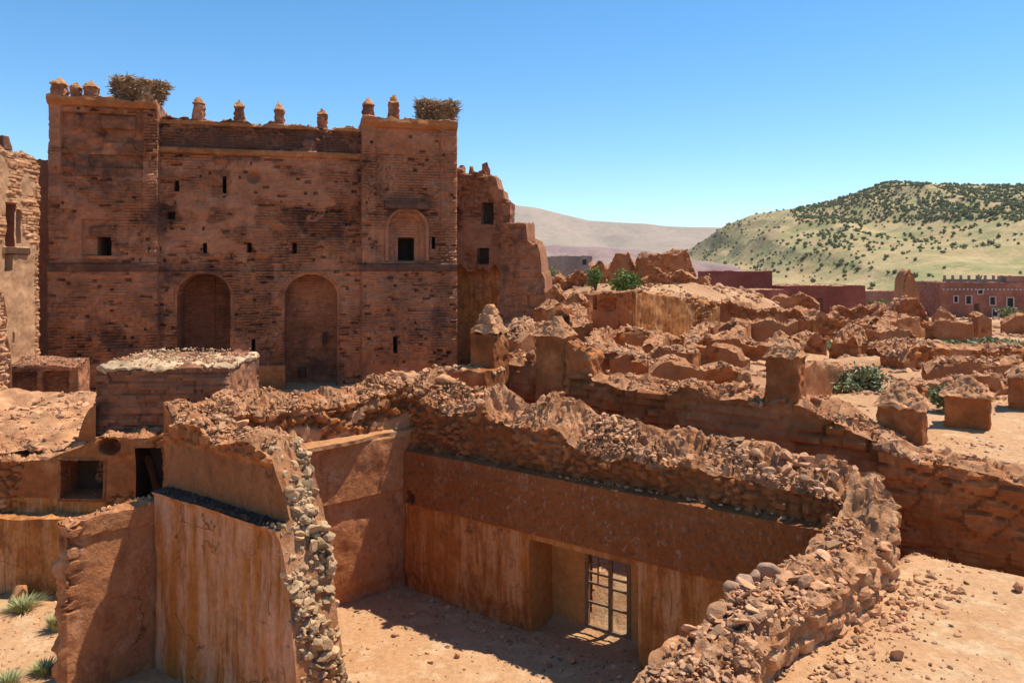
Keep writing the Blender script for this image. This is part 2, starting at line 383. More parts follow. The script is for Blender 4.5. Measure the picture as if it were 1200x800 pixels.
# ------------------------------------------------------------------ the wall builder
def ends(S, pts):
    q = np.array(pts, float); return np.interp(S, q[:, 0], q[:, 1])
def top_profile(pts, slope=0., amp=.08, f=1.5, seed=0, jag=0., bulge=0.):
    def top(S, W):
        S, W = np.broadcast_arrays(np.asarray(S, float), np.asarray(W, float))
        z = ends(S, pts) + slope * W + bulge * 4 * W * (1 - W)
        z = z + amp * fbm(S * f, W * f * .8 + seed, 0 * S, 4, seed)
        if jag:
            k = np.floor(S * 1.7 + .8 * fbm(S * .9, W * 1.2, 0 * S, 2, seed + 3)).astype(np.int64)
            z = z + jag * (hash2(k, k * 0, seed + 8) - .5)
        return z
    return top
def build_wall(name, label, ln, thick, zb, top, mat, off=None, region=None, parts=None, res=.06, rough=.03, rf=1.1,
               cat='wall', group=None, shear=0., shz=0., root=None, matname=None, smooth=26, endn=.06, srange=None, crumb=1.0):
    """a thick wall with a modelled face. off(S, Z) -> (outward offset, tint, plaster); region(S, Z) -> 0 body, 1.. parts, -1 hole"""
    S = np.linspace(0, ln.L, max(4, int(ln.L / res) + 1)); ns = len(S)
    nw = max(4, int(thick / max(res * .8, .036)) + 1); W = np.linspace(0, 1, nw)
    T = top(S[:, None], W[None, :])
    zmax = T.max() + res; R = np.arange(zb, zmax + res, res); nz = len(R)
    p0 = ln.p0; d = ln.d; n = ln.n
    def place(SS, ZZ, offv):
        s2 = SS + shear * (shz - ZZ) * sst(.45, 1, SS / ln.L)
        x = p0[0] + d[0] * s2 + n[0] * offv; y = p0[1] + d[1] * s2 + n[1] * offv
        return np.stack([x, y, ZZ], -1)
    def dsp(SS, ZZ, q):
        return rough * fbm(SS * rf, ZZ * rf, 0 * SS + q, 5, 11)
    SS, ZZ = np.meshgrid(S, R, indexing='ij')
    Zf = np.minimum(ZZ, T[:, :1])
    if off is None: o, tn, pl = 0 * SS, .5 + 0 * SS, 0 * SS
    else:
        o, tn, pl = off(SS, Zf)
        o, tn, pl = np.broadcast_to(o, SS.shape), np.broadcast_to(tn, SS.shape), np.broadcast_to(pl, SS.shape)
    Fp = place(SS, Zf, o + dsp(SS, Zf, 0.))
    Zbk = np.minimum(ZZ, T[:, -1:])
    mb, mh = rubble_work(SS * 1.0 + 50, Zbk, .32, .2, 77)
    Bp = place(SS, Zbk, -thick + dsp(SS, Zbk, 9.) * 1.2 - .03 * mb)
    # top: between the last row of each
    a0 = Fp[:, -1]; b0 = Bp[:, -1]
    Tp = a0[:, None] * (1 - W)[None, :, None] + b0[:, None] * W[None, :, None]
    Tp[:, :, 2] = T
    tx, ty = Tp[..., 0] + .3 * fbm(Tp[..., 0] * 1.5, Tp[..., 1] * 1.5, 0 * Tp[..., 0], 2, 3), Tp[..., 1]
    rg = fbm(tx * 2.2, ty * 2.2, 0 * tx, 5, 21, .6)
    tsn = crumb * (.045 * rg + .13 * (clods(tx, ty, .5, 23) - .4) + .10 * (clods(tx, ty, .21, 29) - .4) + .06 * (clods(tx, ty, .12, 37) - .4) - .10 * sst(.25, .5, -rg))
    edge = np.clip(np.minimum(np.arange(nw), np.arange(nw)[::-1]) / 3., 0, 1); Tp[:, :, 2] += tsn * edge[None, :]
    V = [Fp.reshape(-1, 3), Bp.reshape(-1, 3), Tp.reshape(-1, 3)]
    tint = [tn.ravel(), (.25 + .5 * mh).ravel(), (.5 + .3 * fbm(Tp[..., 0] * 3, Tp[..., 1] * 3, Tp[..., 2] * 3, 3, 5)).ravel()]
    plas = [pl.ravel(), 0 * pl.ravel(), np.clip(.8 + .5 * fbm(Tp[..., 0] * 2.5, Tp[..., 1] * 2.5, Tp[..., 2] * 2, 3, 7), .15, 1).ravel()]
    iF = np.arange(ns * nz).reshape(ns, nz); iB = iF + ns * nz; iT = np.arange(ns * nw).reshape(ns, nw) + 2 * ns * nz
    cz = (R[:-1] + R[1:]) / 2; cs = (S[:-1] + S[1:]) / 2
    CS, CZ = np.meshgrid(cs, cz, indexing='ij')
    rid = np.zeros(CS.shape, int) if region is None else np.asarray(region(CS, CZ), int)
    live = (R[:-1][None, :] < np.maximum(T[:-1, :1], T[1:, :1]) - 1e-6)
    liveb = (R[:-1][None, :] < np.maximum(T[:-1, -1:], T[1:, -1:]) - 1e-6)
    qF = np.stack([iF[:-1, :-1], iF[1:, :-1], iF[1:, 1:], iF[:-1, 1:]], -1)
    qB = np.stack([iB[:-1, 1:], iB[1:, 1:], iB[1:, :-1], iB[:-1, :-1]], -1)
    qT = np.stack([iT[:-1, :-1], iT[1:, :-1], iT[1:, 1:], iT[:-1, 1:]], -1).reshape(-1, 4)
    quads = {}
    for k in np.unique(rid):
        if k >= 0: quads[k] = [qF[(rid == k) & live]]
    quads.setdefault(0, [])
    quads[0] += [qB[(rid >= 0) & liveb], qT]
    # the two ends
    base = 2 * ns * nz + ns * nw
    for side in (0, -1):
        fr = Fp[side]; bk = Bp[side]
        G = fr[:, None] * (1 - W)[None, :, None] + bk[:, None] * W[None, :, None]
        tt = T[side]; 
        zz = np.minimum(R[:, None], tt[None, :]); G[:, :, 2] = zz
        nse = endn * fbm(G[..., 0] * 2.5, G[..., 1] * 2.5, G[..., 2] * 2.5, 4, 31); nse[:, 0] = 0; nse[:, -1] = 0
        G[..., 0] += d[0] * nse * (1 if side else -1); G[..., 1] += d[1] * nse * (1 if side else -1)
        V.append(G.reshape(-1, 3)); tint.append((.5 + .4 * fbm(G[..., 0] * 4, G[..., 1] * 4, G[..., 2] * 4, 2, 6)).ravel()); plas.append(np.zeros(nz * nw))
        iE = np.arange(nz * nw).reshape(nz, nw) + base; base += nz * nw
        lv = R[:-1, None] < np.maximum(tt[None, :-1], tt[None, 1:]) - 1e-6
        if side == 0: q = np.stack([iE[:-1, 1:], iE[:-1, :-1], iE[1:, :-1], iE[1:, 1:]], -1)
        else: q = np.stack([iE[:-1, :-1], iE[:-1, 1:], iE[1:, 1:], iE[1:, :-1]], -1)
        quads[0].append(q[lv])
    V = np.vstack(V); tint = np.concatenate(tint); plas = np.concatenate(plas)
    if root is None:
        c = ln.at(ln.L / 2, -thick / 2); root = thing(name, label, cat, (c[0], c[1], zb), group)
    objs = {}
    for k, q in quads.items():
        q = np.vstack(q) if len(q) else np.zeros((0, 4), int)
        if not len(q): continue
        u, inv = np.unique(q, return_inverse=True)
        pn, pm = (('masonry' if matname is None else matname), mat) if k == 0 else parts[k]
        objs[k] = mesh_obj(pn, V[u], inv.reshape(-1, 4), pm, root, tint[u], plas[u], smooth)
    return root, objs, top
def cap_stones(ln, thick, top, n, lo, hi, seed, mat, parent, s0=0., s1=None, sub=1, name='rubble_capping', w0=0., w1=1., sink=.2, big=0, bl=.2, bh=.35, flat=(.4, .8), grit=170):
    r = np.random.default_rng(seed); s1 = ln.L if s1 is None else s1
    def batch(n, lo, hi, sub, sd):
        n = int(n * 2.2); s = r.uniform(s0, s1, n); w = r.uniform(w0, w1, n); sz = (lo + (hi - lo) * r.random(n) ** 3.4) * .75
        k = fbm(s * 1.3, w * 1.5, 0 * s, 2, sd) > -.05; s, w, sz = s[k], w[k], sz[k]; n = len(s)
        z = top(s, w) + sz * (sink - .15) + .05 * r.random(n)
        p = ln.p0[None] + s[:, None] * ln.d + (-w * thick)[:, None] * ln.n
        return stones(np.column_stack([p, z]), sz, sub, sd, flat)
    b = [batch(n, lo, hi, sub, seed)]
    if big: b.append(batch(int(big * .35), bl, bh * 1.1, 2, seed + 1))
    if grit:
        m_ = int(grit * (s1 - s0) * thick * (w1 - w0)); sd = seed + 2; s = r.uniform(s0, s1, m_); w = r.uniform(max(w0, .02), w1, m_); sz = .010 + .05 * r.random(m_) ** 3
        k = fbm(s * 1.1 + 5, w * 1.6, 0 * s, 3, sd) + .25 * r.normal(size=m_) > -.08; s, w, sz = s[k], w[k], sz[k]; m_ = len(s)
        p = ln.p0[None] + s[:, None] * ln.d + (-w * thick)[:, None] * ln.n
        b.append(stones(np.column_stack([p, top(s, w) + sz * .3 + .05 * (r.random(m_) - .3)]), sz, 0, sd, (.4, .9)))
    V, Fc, T = join(b)
    return mesh_obj(name, V, Fc, mat, parent, tint=T)

# ================================================================== GROUND
def axis(d0, d1, step, lo, hi, k=1.09):
    a = list(np.arange(d0, d1 + 1e-6, step)); st = step
    while a[-1] < hi: st *= k; a.append(a[-1] + st)
    st = step; b = [a[0]]
    while b[-1] > lo: st *= k; b.append(b[-1] - st)
    return np.array(sorted(set(b[1:] + a)))
gx = axis(-14, 24, .16, -9000, 9000); gy = axis(3, 30, .16, -9000, 9000, 1.045)
GX, GY = np.meshgrid(gx, gy, indexing='ij'); GZ = ground(GX, GY)
ig = np.arange(GX.size).reshape(GX.shape)
gq = np.stack([ig[:-1, :-1], ig[1:, :-1], ig[1:, 1:], ig[:-1, 1:]], -1).reshape(-1, 4)
gr = mesh_obj('ground', np.stack([GX, GY, GZ], -1).reshape(-1, 3), gq, M['sand'], loc=(0, 0, 0), smooth=60,
    plas=(sst(-1, 1, GX) * sst(19, 23, GY) * sst(95, 70, GY) * np.clip(.45 + .9 * fbm(GX * .35, GY * .35, 0 * GX, 4, 19), 0, .9)).ravel())
tag(gr, 'dry sandy earth floor between the ruined walls', kind='structure')

# ================================================================== ROOFLESS ROOM
# ---- long wall with the carved frieze, alcove and iron gate
zL = 3.52
sa0, sa1 = L1.s(622), L1.s(747); gate_ln = L1.shift(-.85); sg0, sg1 = gate_ln.s(686), gate_ln.s(739)
zal = 2.0
def off1(S, Z_):
    st, h = rubble_work(S, Z_, .26, .15, 41)
    up = sst(zL - .02, zL + .02, Z_)
    o = np.where(up > .5, -.27 + .09 * st + .12 * (h - .5) * st + .05 * fbm(S * 2, Z_ * 2, 0 * S, 3, 5), 0)
    fr = (Z_ > 2.17) & (Z_ <= zL)
    rel = .018 * np.sin(S * 21 + 2 * vn(S * 3, Z_ * 3, 0 * S, 4)) * np.sin(Z_ * 26) + .02 * fbm(S * 6, Z_ * 6, 0 * S, 3, 8)
    o = o + np.where(fr, .05 + rel * sst(2.17, 2.3, Z_) * sst(3.15, 3.0, Z_), 0)
    o = o + np.where(fr & (Z_ > 3.12) & (Z_ < 3.2), .02, 0)
    inal = (S > sa0) & (S < sa1) & (Z_ < zal)
    o = np.where(inal, -.85, o)
    # hollow worn out in the lower plaster
    o = o - np.where((~inal) & (Z_ < .55), .05 * sst(.55, .2, Z_) * (1 + .6 * fbm(S * 2, Z_ * 2, 0 * S, 3, 12)), 0)
    # beam socket by the corner
    o = o - .35 * sst(.19, .12, np.hypot(S - .17, Z_ - 2.33))
    t = np.where(up > .5, .2 + .6 * h, .5)
    return o, t, 0 * S
def reg1(S, Z_):
    r = np.zeros(S.shape, int)
    r[(Z_ < 2.17)] = 1
    r[(Z_ > 2.17) & (Z_ < zL)] = 2
    al = (S > sa0 - .02) & (S < sa1 + .02) & (Z_ < zal + .02); r[al] = 3
    r[(S > sg0) & (S < sg1) & (Z_ > .06) & (Z_ < 1.93)] = -1
    return r
top1 = top_profile([(0, 4.95), (.6, 4.7), (1.3, 4.35), (2.2, 4.75), (3.0, 4.35), (4.2, 4.5), (5.0, 4.15), (6.5, 4.1), (7.8, 4.05), (9, 4.05), (9.8, 3.95), (10.5, 3.7)], slope=.55, amp=.11, f=1.6, seed=3, jag=.12)
w1, w1o, _ = build_wall('room_wall', 'long wall of the roofless room with a carved frieze and a gated alcove', L1, 1.1, -.3, top1, M['red'],
    off1, reg1, {1: ('plaster_dado', M['ochre']), 2: ('carved_frieze', M['frieze']), 3: ('alcove', M['alcove'])}, res=.045, rough=.02)
cap_stones(L1, 1.1, top1, 700, .02, .12, 5, M['rubble'], w1, w0=.1, s1=6, big=40, bl=.12, bh=.24, sub=1, name='mud_crumbs', grit=200)
cap_stones(L1, 1.1, top1, 620, .03, .16, 6, M['stone'], w1, w0=.15, s0=5, big=110, bl=.12, bh=.24, sub=1)
# fallen stones on the ledge
r_ = np.random.default_rng(8); s = r_.uniform(4.5, 9.5, 45); q = L1.p0 + s[:, None] * L1.d + r_.uniform(-.2, .0, 45)[:, None] * L1.n
V, Fc, T = stones(np.column_stack([q, np.full(45, zL + .02)]), r_.uniform(.02, .07, 45), 1, 9); mesh_obj('ledge_debris', V, Fc, M['stone'], w1, tint=T)
# iron gate with crossbars, hung in the alcove's back opening
gm = MB(); gl = gate_ln; zg0, zg1 = .0, 1.96
def gp(s, z, o=-.02): p = gl.at(s, o); return (p[0], p[1], z)
gm2 = MB()
for s in (sg0 + .04, sg1 - .04): gm.box(gp(s, (zg0 + zg1) / 2), .045, .04, (zg1 - zg0) / 2, gl.d)
gm.box(gp((sg0 + sg1) / 2, zg1 - .04), (sg1 - sg0) / 2 - .085, .04, .045, gl.d)
gm.box(gp((sg0 + sg1) / 2, zg0 + .08), (sg1 - sg0) / 2 - .085, .04, .04, gl.d)
gate = gm.build('gate', M['iron'], w1)
gate['label'] = 'rusty iron gate with crossbars'
sm = sg0 + (sg1 - sg0) * .56
b = MB(); b.box(gp(sm, (zg0 + zg1) / 2), .045, .032, (zg1 - zg0) / 2 - .09, gl.d); b.build('stile', M['iron'], gate)
for z in (.62, 1.05, 1.28): 
    b = MB(); b.box(gp((sg0 + sm) / 2, z), (sm - sg0) / 2 - .05, .02, .022, gl.d); b.build('crossbar', M['iron'], gate)
    b = MB(); b.box(gp((sm + sg1) / 2, z - .02), (sg1 - sm) / 2 - .05, .02, .022, gl.d); b.build('crossbar', M['iron'], gate)
b = MB(); b.box(gp((sg0 + sm) / 2, 1.5), .014, .014, .42, gl.d); b.build('crossbar', M['iron'], gate)

# ---- left wall of the room
def off2(S, Z_):
    st, h = rubble_work(S, Z_, .3, .18, 51)
    n = fbm(S * 1.1, Z_ * 1.5, 0 * S, 4, 17)
    pl = sst(-.05, .12, n + .35 * sst(.8, 2.5, S) - .08) * sst(5.0, 4.5, Z_)
    o = np.where(Z_ > 3.98, -.22 + (.08 * st + .1 * (h - .5)) * (1 - pl) + .07 * pl, 0)
    lw = .01 + .24 * sst(4.7, 3.5, S)          # the ledge sticks out further towards the left
    o = np.where((Z_ > 3.86) & (Z_ <= 3.98), lw + .03 * fbm(S * 3, Z_ * 3, 0 * S, 3, 9), o)
    o = np.where((Z_ > 2.52) & (Z_ <= 3.86), .03 + .012 * fbm(S * 3, Z_ * 3, 0 * S, 3, 19), o)
    o = np.where(Z_ <= 2.52, -.07 - .02 * sst(2.5, 2.3, Z_), o)
    o = o - np.where(Z_ < .5, .08 * sst(.5, .1, Z_) * (1 + fbm(S * 2, Z_ * 2, 0 * S, 3, 12)), 0)
    return o, np.where(Z_ > 3.98, .2 + .6 * h, .5), np.where(Z_ > 3.98, pl, 0)
def reg2(S, Z_):
    r = np.zeros(S.shape, int); r[Z_ < 2.52] = 1; r[(Z_ >= 2.52) & (Z_ < 3.86)] = 2; r[(Z_ >= 3.86) & (Z_ < 4.0)] = 3
    return r
top2 = top_profile([(0, 4.75), (.7, 4.85), (2, 4.8), (3.2, 4.7), (4.2, 4.75), (5.0, 4.85), (5.5, 5.0)], slope=.32, amp=.13, f=1.4, seed=5, jag=.1)
w2, _, _ = build_wall('room_wall', 'left wall of the roofless room with a sunlit ledge and plaster remnants above it', L2, .95, -.3, top2, M['red'],
    off2, reg2, {1: ('plaster_dado', M['dado']), 2: ('plaster_band', M['dado']), 3: ('ledge', M['pink'])}, res=.045, rough=.035)
cap_stones(L2, .95, top2, 600, .02, .13, 15, M['rubble'], w2, big=60, bl=.1, bh=.2)

# ---- broken wall towards the camera, its section shows the stones
zL3 = 3.55
def off3(S, Z_):
    st, h = rubble_work(S, Z_, .3, .2, 61)
    up = Z_ > zL3
    crack = .05 * sst(.03, .0, np.abs(S - 2.2 - .25 * fbm(Z_ * 1.0, 0 * S, 0 * S, 3, 3))) + .05 * sst(.03, 0, np.abs(S - 3.15 - .3 * fbm(Z_ * .8, 0 * S + 4, 0 * S, 3, 4)))
    o = np.where(up, -.27 + .012 * fbm(S * 2, Z_ * 2, 0 * S, 3, 3) + np.where(Z_ > 4.45, (.07 * st + .08 * (h - .5)) * sst(4.45, 4.6, Z_), 0), -crack + .05 * sst(3.42, 3.5, Z_))
    return o, np.where(Z_ > 4.45, .2 + .6 * h, .5), 0 * S
def reg3(S, Z_):
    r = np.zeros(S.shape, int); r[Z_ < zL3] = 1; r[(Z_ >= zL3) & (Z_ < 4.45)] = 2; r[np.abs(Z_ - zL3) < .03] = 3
    return r
END3 = [(3.3, 4.8), (3.5, 4.62), (3.75, 4.15), (4.0, 3.55), (4.25, 2.7), (4.45, 1.7), (4.6, .6)]
top3 = top_profile([(0, 4.75), (.8, 4.9), (1.8, 4.75), (2.7, 4.8)] + END3, slope=.1, amp=.08, f=1.8, seed=6, jag=.08)
w3, _, _ = build_wall('room_wall', 'broken wall with streaked outer plaster whose torn end shows its stones', L3, .95, -.3, top3, M['red'],
    off3, reg3, {1: ('streaked_plaster', M['streaky']), 2: ('upper_plaster', M['dado2']), 3: ('painted_shade_ledge', M['ledge_shade'])}, res=.045, rough=.03)
cap_stones(L3, .95, top3, 300, .03, .14, 25, M['stone'], w3, w0=.3, s1=3.5, big=60, bl=.1, bh=.22)
# the torn end: courses of stones climbing the broken slope
r_ = np.random.default_rng(31); P = []; SZ = []
for k in range(2300):
    z = r_.uniform(.2, 4.85); s_end = np.interp(z, [q[1] for q in END3[::-1]], [q[0] for q in END3[::-1]]); w = r_.uniform(.42 if z > 3.55 else .06, 1.0)
    s = s_end + r_.uniform(-.16, .03) + .07 * math.sin(w * 6 + z * 3); p = L3.at(s, -w * .95)
    P.append((p[0], p[1], z)); SZ.append(.03 + .14 * r_.random() ** 2.2)
V, Fc, T = stones(P, SZ, 2, 33, flat=(.5, .85), tilt=.6)
mesh_obj('torn_end_stones', V, Fc, M['grey_stone'], w3, tint=T)

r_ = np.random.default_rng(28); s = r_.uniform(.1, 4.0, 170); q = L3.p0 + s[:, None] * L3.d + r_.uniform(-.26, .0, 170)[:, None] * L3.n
V, Fc, T = stones(np.column_stack([q, np.full(170, zL3 + .02)]), .015 + .05 * r_.random(170) ** 2, 0, 29); mesh_obj('ledge_debris', V, Fc, M['ledge_shade'], w3, tint=T)
# ---- short stub wall
def offD(S, Z_):
    st, h = rubble_work(S, Z_, .3, .2, 71)
    edge = sst(.28, .1, S - .08 * fbm(Z_ * 2, 0 * S, 0 * S, 3, 3)) * (Z_ > 1.6)
    lip = np.where(Z_ > 3.02 - .10 * S, -.0, -.05)
    return lip + edge * (-.10 + .08 * st), .5 + .3 * (h - .5) * edge, 0 * S
topD = top_profile([(0, 3.22), (.4, 3.28), (1.64, 3.3)], slope=0, amp=.05, f=2, seed=9)
wD, _, _ = build_wall('stub_wall', 'short thin stub wall beside the streaked wall, half in its shadow', LD, .42, -.3, topD, M['stubp'], offD, res=.04, rough=.03, matname='plaster_face', endn=.14, crumb=.4)
cap_stones(LD, .42, topD, 120, .02, .09, 35, M['stone'], wD)

# ---- right wall, seen from above
nR = RWi.n
LR = Ln(np.array((-.2, 6.45)) + .86 * nR, np.array((6.05, 13.27)) + .86 * nR)
def offR(S, Z_):
    st, h = rubble_work(S, Z_, .3, .19, 81)
    wob = -.75 * sst(0, 1, (S - LR.L + 1.5) / 1.5) ** 2 + .16 * np.sin(S * .75 + .6) + .12 * fbm(S * .9, 0 * S, 0 * S, 2, 7)
    return wob + .08 * st + .12 * (h - .5) * st, .2 + .6 * h, 0 * S
topR = top_profile([(0, 3.4), (1.5, 3.55), (3, 3.62), (5, 3.7), (6.8, 3.72), (7.7, 3.78), (8.4, 4.05), (9.3, 4.45)], slope=.03, amp=.10, f=1.3, seed=12, jag=.06, bulge=.04)
wR, _, _ = build_wall('room_wall', 'right wall of the roofless room seen from above, its broad top paved with rubble', LR, .95, -.3, topR, M['rubble'], offR, res=.045, rough=.05, crumb=.7)
cap_stones(LR, .95, topR, 1500, .02, .11, 45, M['stone'], wR, s1=LR.L - 1.05, sub=1, sink=.25, flat=(.35, .7))
o = cap_stones(LR, .95, topR, 200, .10, .27, 46, M['stone'], wR, s1=LR.L - 1.05, sub=2, name='capping_stone_bed', grit=0, sink=.3, w0=.03, flat=(.22, .42))
# rounded grey river stones lying along the inner edge
riv = []
for k, (u, v) in enumerate(((858, 688), (872, 682), (884, 676), (900, 668), (893, 660))):
    p = LR.at(LR.s(u) * 1.0, 0); Yk = 4.2 * F / (v - HZ)
    riv.append((X(u, Yk), Yk, 3.80))
for k, p in enumerate(riv[:4]):
    V, Fc, T = stones([p], [.115 + .02 * (k % 2)], 3, 300 + k, flat=(.8, .95), tilt=.3)
    V = V + .0
    st_ = mesh_obj('river_stone', V - 0, Fc, M['river'], None, tint=T * 0 + .4, smooth=70, loc=p)
    tag(st_, ('rounded grey stone on the rubble topped wall edge, %s of its row' % ('lowest', 'second lowest', 'second highest', 'highest')[k]), 'stone', 'rounded stones along the wall edge')

# ================================================================== WALL BEHIND, with its posts
LEx = Ln(LE.at(-.7), LE.at(10.75))
def offE(S, Z_):
    st, h = masonry(S, Z_, .21, .5, 91, .035)
    n = fbm(S * .7, Z_ * 1.1, 0 * S, 4, 27); pl = sst(.15, .4, n) * .8
    return (.08 * st + .12 * (h - .5)) * (1 - pl * .7) + .05 * fbm(S * 1.3, Z_ * 1.3, 0 * S, 3, 2), .25 + .5 * h, pl * .35
topE = top_profile([(0, 5.1), (1.2, 5.35), (2.5, 5.3), (4, 5.12), (5.5, 5.08), (7, 5.06), (9, 5.02), (9.9, 4.85), (10.5, 4.6), (11.45, 4.2)], slope=.18, amp=.12, f=1.2, seed=22, jag=.12)
wE, _, _ = build_wall('boundary_wall', 'red mud wall with pinnacles running behind the roofless room', LEx, .8, .2, topE, M['red'], offE, res=.06, rough=.06)
cap_stones(LEx, .8, topE, 520, .03, .15, 55, M['rubble'], wE, big=70, bl=.14, bh=.28)
LFx = Ln(LE.at(10.3, .25), LE.at(10.3, .25) + 7.5 * np.array([.80, -.60]))
def offF(S, Z_):
    st, h = rubble_work(S + .15 * fbm(S * 2, Z_ * 2, 0 * S, 3, 6), Z_, .8, .34, 101); st = sst(0, .35, st); s2, h2 = masonry(S, Z_, .11, .35, 103, .02)
    return .06 * st + .09 * (h - .5) * st + .04 * s2 * (h2 > .3) + .05 * fbm(S * 1.5, Z_ * 1.5, 0 * S, 4, 2), .25 + .45 * h, 0 * S
topF = top_profile([(0, 4.45), (.6, 4.2), (1.5, 4.15), (3, 3.95), (5, 3.8), (7.5, 3.8)], slope=.1, amp=.06, f=1.6, seed=23)
wF, _, _ = build_wall('retaining_wall', 'stone retaining wall of big cracked blocks at the right edge', LFx, .7, 1.2, topF, M['red'], offF, res=.05, rough=.06)
cap_stones(LFx, .7, topF, 260, .03, .12, 65, M['stone'], wF, s0=.6)
# tumbled stones where the two walls meet
cap_stones(LFx, .7, topF, 60, .08, .26, 66, M['stone'], wF, s1=.7, sub=2, name='tumbled_stones', grit=0, w0=-.3, w1=.8)

# ------------------------------------------------------------------ weathered blocks (posts, pinnacles, stumps)
def block(c, hx, hy, hz, ax=(1, 0), taper=1.0, amp=.03, fr=2.5, n=14, seed=0, rnd=.04, topz=None, gable=0.):
    """box with worn edges standing on c (its bottom centre)"""
    a = np.array([ax[0], ax[1]], float); a /= np.hypot(*a); b = np.array([-a[1], a[0]])
    g = np.linspace(-1, 1, n + 1); U, V_ = np.meshgrid(g, g, indexing='ij'); o = np.ones_like(U)
    faces = [(U, V_, o), (V_, U, -o), (o, U, V_), (-o, V_, U), (V_, o, U), (U, -o, V_)]
    Vs = []; Fs = []; k = 0
    for fx, fy, fz in faces:
        p = np.stack([fx * hx, fy * hy, fz * hz], -1)
        q = np.abs(p); lim = np.array([hx, hy, hz]) - rnd
        ex = np.maximum(q - lim, 0); l = np.linalg.norm(ex, axis=-1, keepdims=True)
        p = np.sign(p) * (np.minimum(q, lim) + np.where(l > 0, ex / np.maximum(l, 1e-9) * np.minimum(l, rnd), 0))
        zf = (p[..., 2] + hz) / (2 * hz)
        t = 1 - (1 - taper) * zf
        x = p[..., 0] * t; y = p[..., 1] * t; z = p[..., 2] + hz
        if topz is not None: z = z * (1 + topz(x, y) * sst(.4, 1, zf))
        w = np.stack([c[0] + a[0] * x + b[0] * y, c[1] + a[1] * x + b[1] * y, c[2] + z], -1)
        dv = np.stack([fbm(w[..., 0] * fr + 31 * m, w[..., 1] * fr, w[..., 2] * fr + 7 * m, 4, seed + m) for m in range(3)], -1)
        w = w + amp * dv
        Vs.append(w.reshape(-1, 3)); i = np.arange((n + 1) ** 2).reshape(n + 1, n + 1) + k; k += (n + 1) ** 2
        Fs.append(np.stack([i[:-1, :-1], i[1:, :-1], i[1:, 1:], i[:-1, 1:]], -1).reshape(-1, 4))
    V = np.vstack(Vs); Fc = np.vstack(Fs)
    return V, Fc, .5 + .4 * fbm(V[:, 0] * 2, V[:, 1] * 2, V[:, 2] * 2, 3, seed + 5)
def add_block(name, mat, parent, *a, **k):
    V, Fc, T = block(*a, **k); return mesh_obj(name, V, Fc, mat, parent, tint=T, smooth=50)
def ring_stones(c, rx, ry, n, lo, hi, seed, ax=(1, 0), dz=0.):
    r = np.random.default_rng(seed); a = np.array(ax, float); a /= np.hypot(*a); b = np.array([-a[1], a[0]])
    u = r.uniform(-1, 1, n) * rx; v = r.uniform(-1, 1, n) * ry
    P = np.column_stack([c[0] + a[0] * u + b[0] * v, c[1] + a[1] * u + b[1] * v, c[2] + dz + 0 * u + r.uniform(0, .05, n)])
    return stones(P, r.uniform(lo, hi, n), 1, seed + 1)
def post(u, vb, vt, Y, wpx, label, name='wall_post', cap=.28, over=.06, group='posts along the boundary wall', depth=None, mat='red', tap=.96, spire=0, seed=0, extra=.0):
    """square mud post with a worn hipped cap"""
    x = X(u, Y); zb = Z(vb, Y); zt = Z(vt, Y); w = wpx / F * Y; h = zt - zb
    t = thing(name, label, 'post', (x, Y, zb), group); ax = (.84, -.54)
    hx = w * .40; hy = depth or hx
    hs = h * (1 - cap)
    add_block('shaft', M[mat], t, (x, Y, zb - extra), hx, hy, (hs + extra) / 2, ax, tap, .03, 5.5, 40, seed + 60, rnd=.03)
    zc = zb + hs
    if spire:
        for k in range(spire):
            f = 1 - .27 * k; hh = h * cap / spire
            add_block('cap', M['rubble'], t, (x, Y, zc + k * hh), hx * f * 1.05, hy * f * 1.05, hh * .56, ax, .62, .045, 5, 24, seed + 80 + k)
    else:
        add_block('cap', M['rubble'], t, (x, Y, zc - .02), hx + over, hy + over, h * cap / 2 + .01, ax, .22, .045, 6, 30, seed + 70, rnd=.02)
        V, Fc, T = ring_stones((x, Y, zc + h * cap * .40), hx * .85, hy * .85, 90, .02, .06, seed + 90, ax)
        mesh_obj('cap_stones', V, Fc, M['stone'], t, tint=T)
    return t
post(921, 462, 397, 17.5, 48, 'tall square mud post on the boundary wall with a low rubble cap', cap=.3, over=.05, seed=1, extra=.5)
post(1057, 500, 449, 17.0, 62, 'squat mud post with a wide pyramid cap beside the tumbled stones', cap=.48, over=.08, seed=2, extra=.5)
post(1134, 502, 441, 18.6, 58, 'mud post with a neat pyramid cap standing on the sunlit terrace', cap=.34, over=.08, seed=3, extra=.4)
post(1206, 480, 425, 20.5, 52, 'mud post cut off by the right edge of the view', cap=.25, over=.06, seed=4, extra=.4)
post(574, 430, 358, 21.5, 42, 'stepped stone pinnacle with a pointed top at the wall corner', name='wall_pinnacle', cap=.45, spire=3, seed=5, extra=1.5)
# leaning pier with a sloped top beside the pinnacle
post(652, 432, 372, 20.9, 46, 'red mud pinnacle with a worn pyramid cap next to the stepped stone pinnacle', name='wall_pinnacle', cap=.34, over=.05, seed=6, extra=1.2)
t = thing('wall_pier', 'low sloping pier leaning against the red pinnacle with the worn cap', 'pier', (X(685, 20.6), 20.6, Z(440, 20.6)), 'posts along the boundary wall')
add_block('pier_body', M['red'], t, (X(683, 20.6), 20.6, Z(442, 20.6)), .44, .40, .48, (.84, -.54), .9, .06, 3, 30, 141, topz=lambda x, y: -.5 * (x + .2), rnd=.05)
V, Fc, T = ring_stones((X(683, 20.6), 20.6, Z(402, 20.6)), .4, .35, 50, .03, .09, 142, (.84, -.54), -.03); mesh_obj('rubble_capping', V, Fc, M['stone'], t, tint=T)
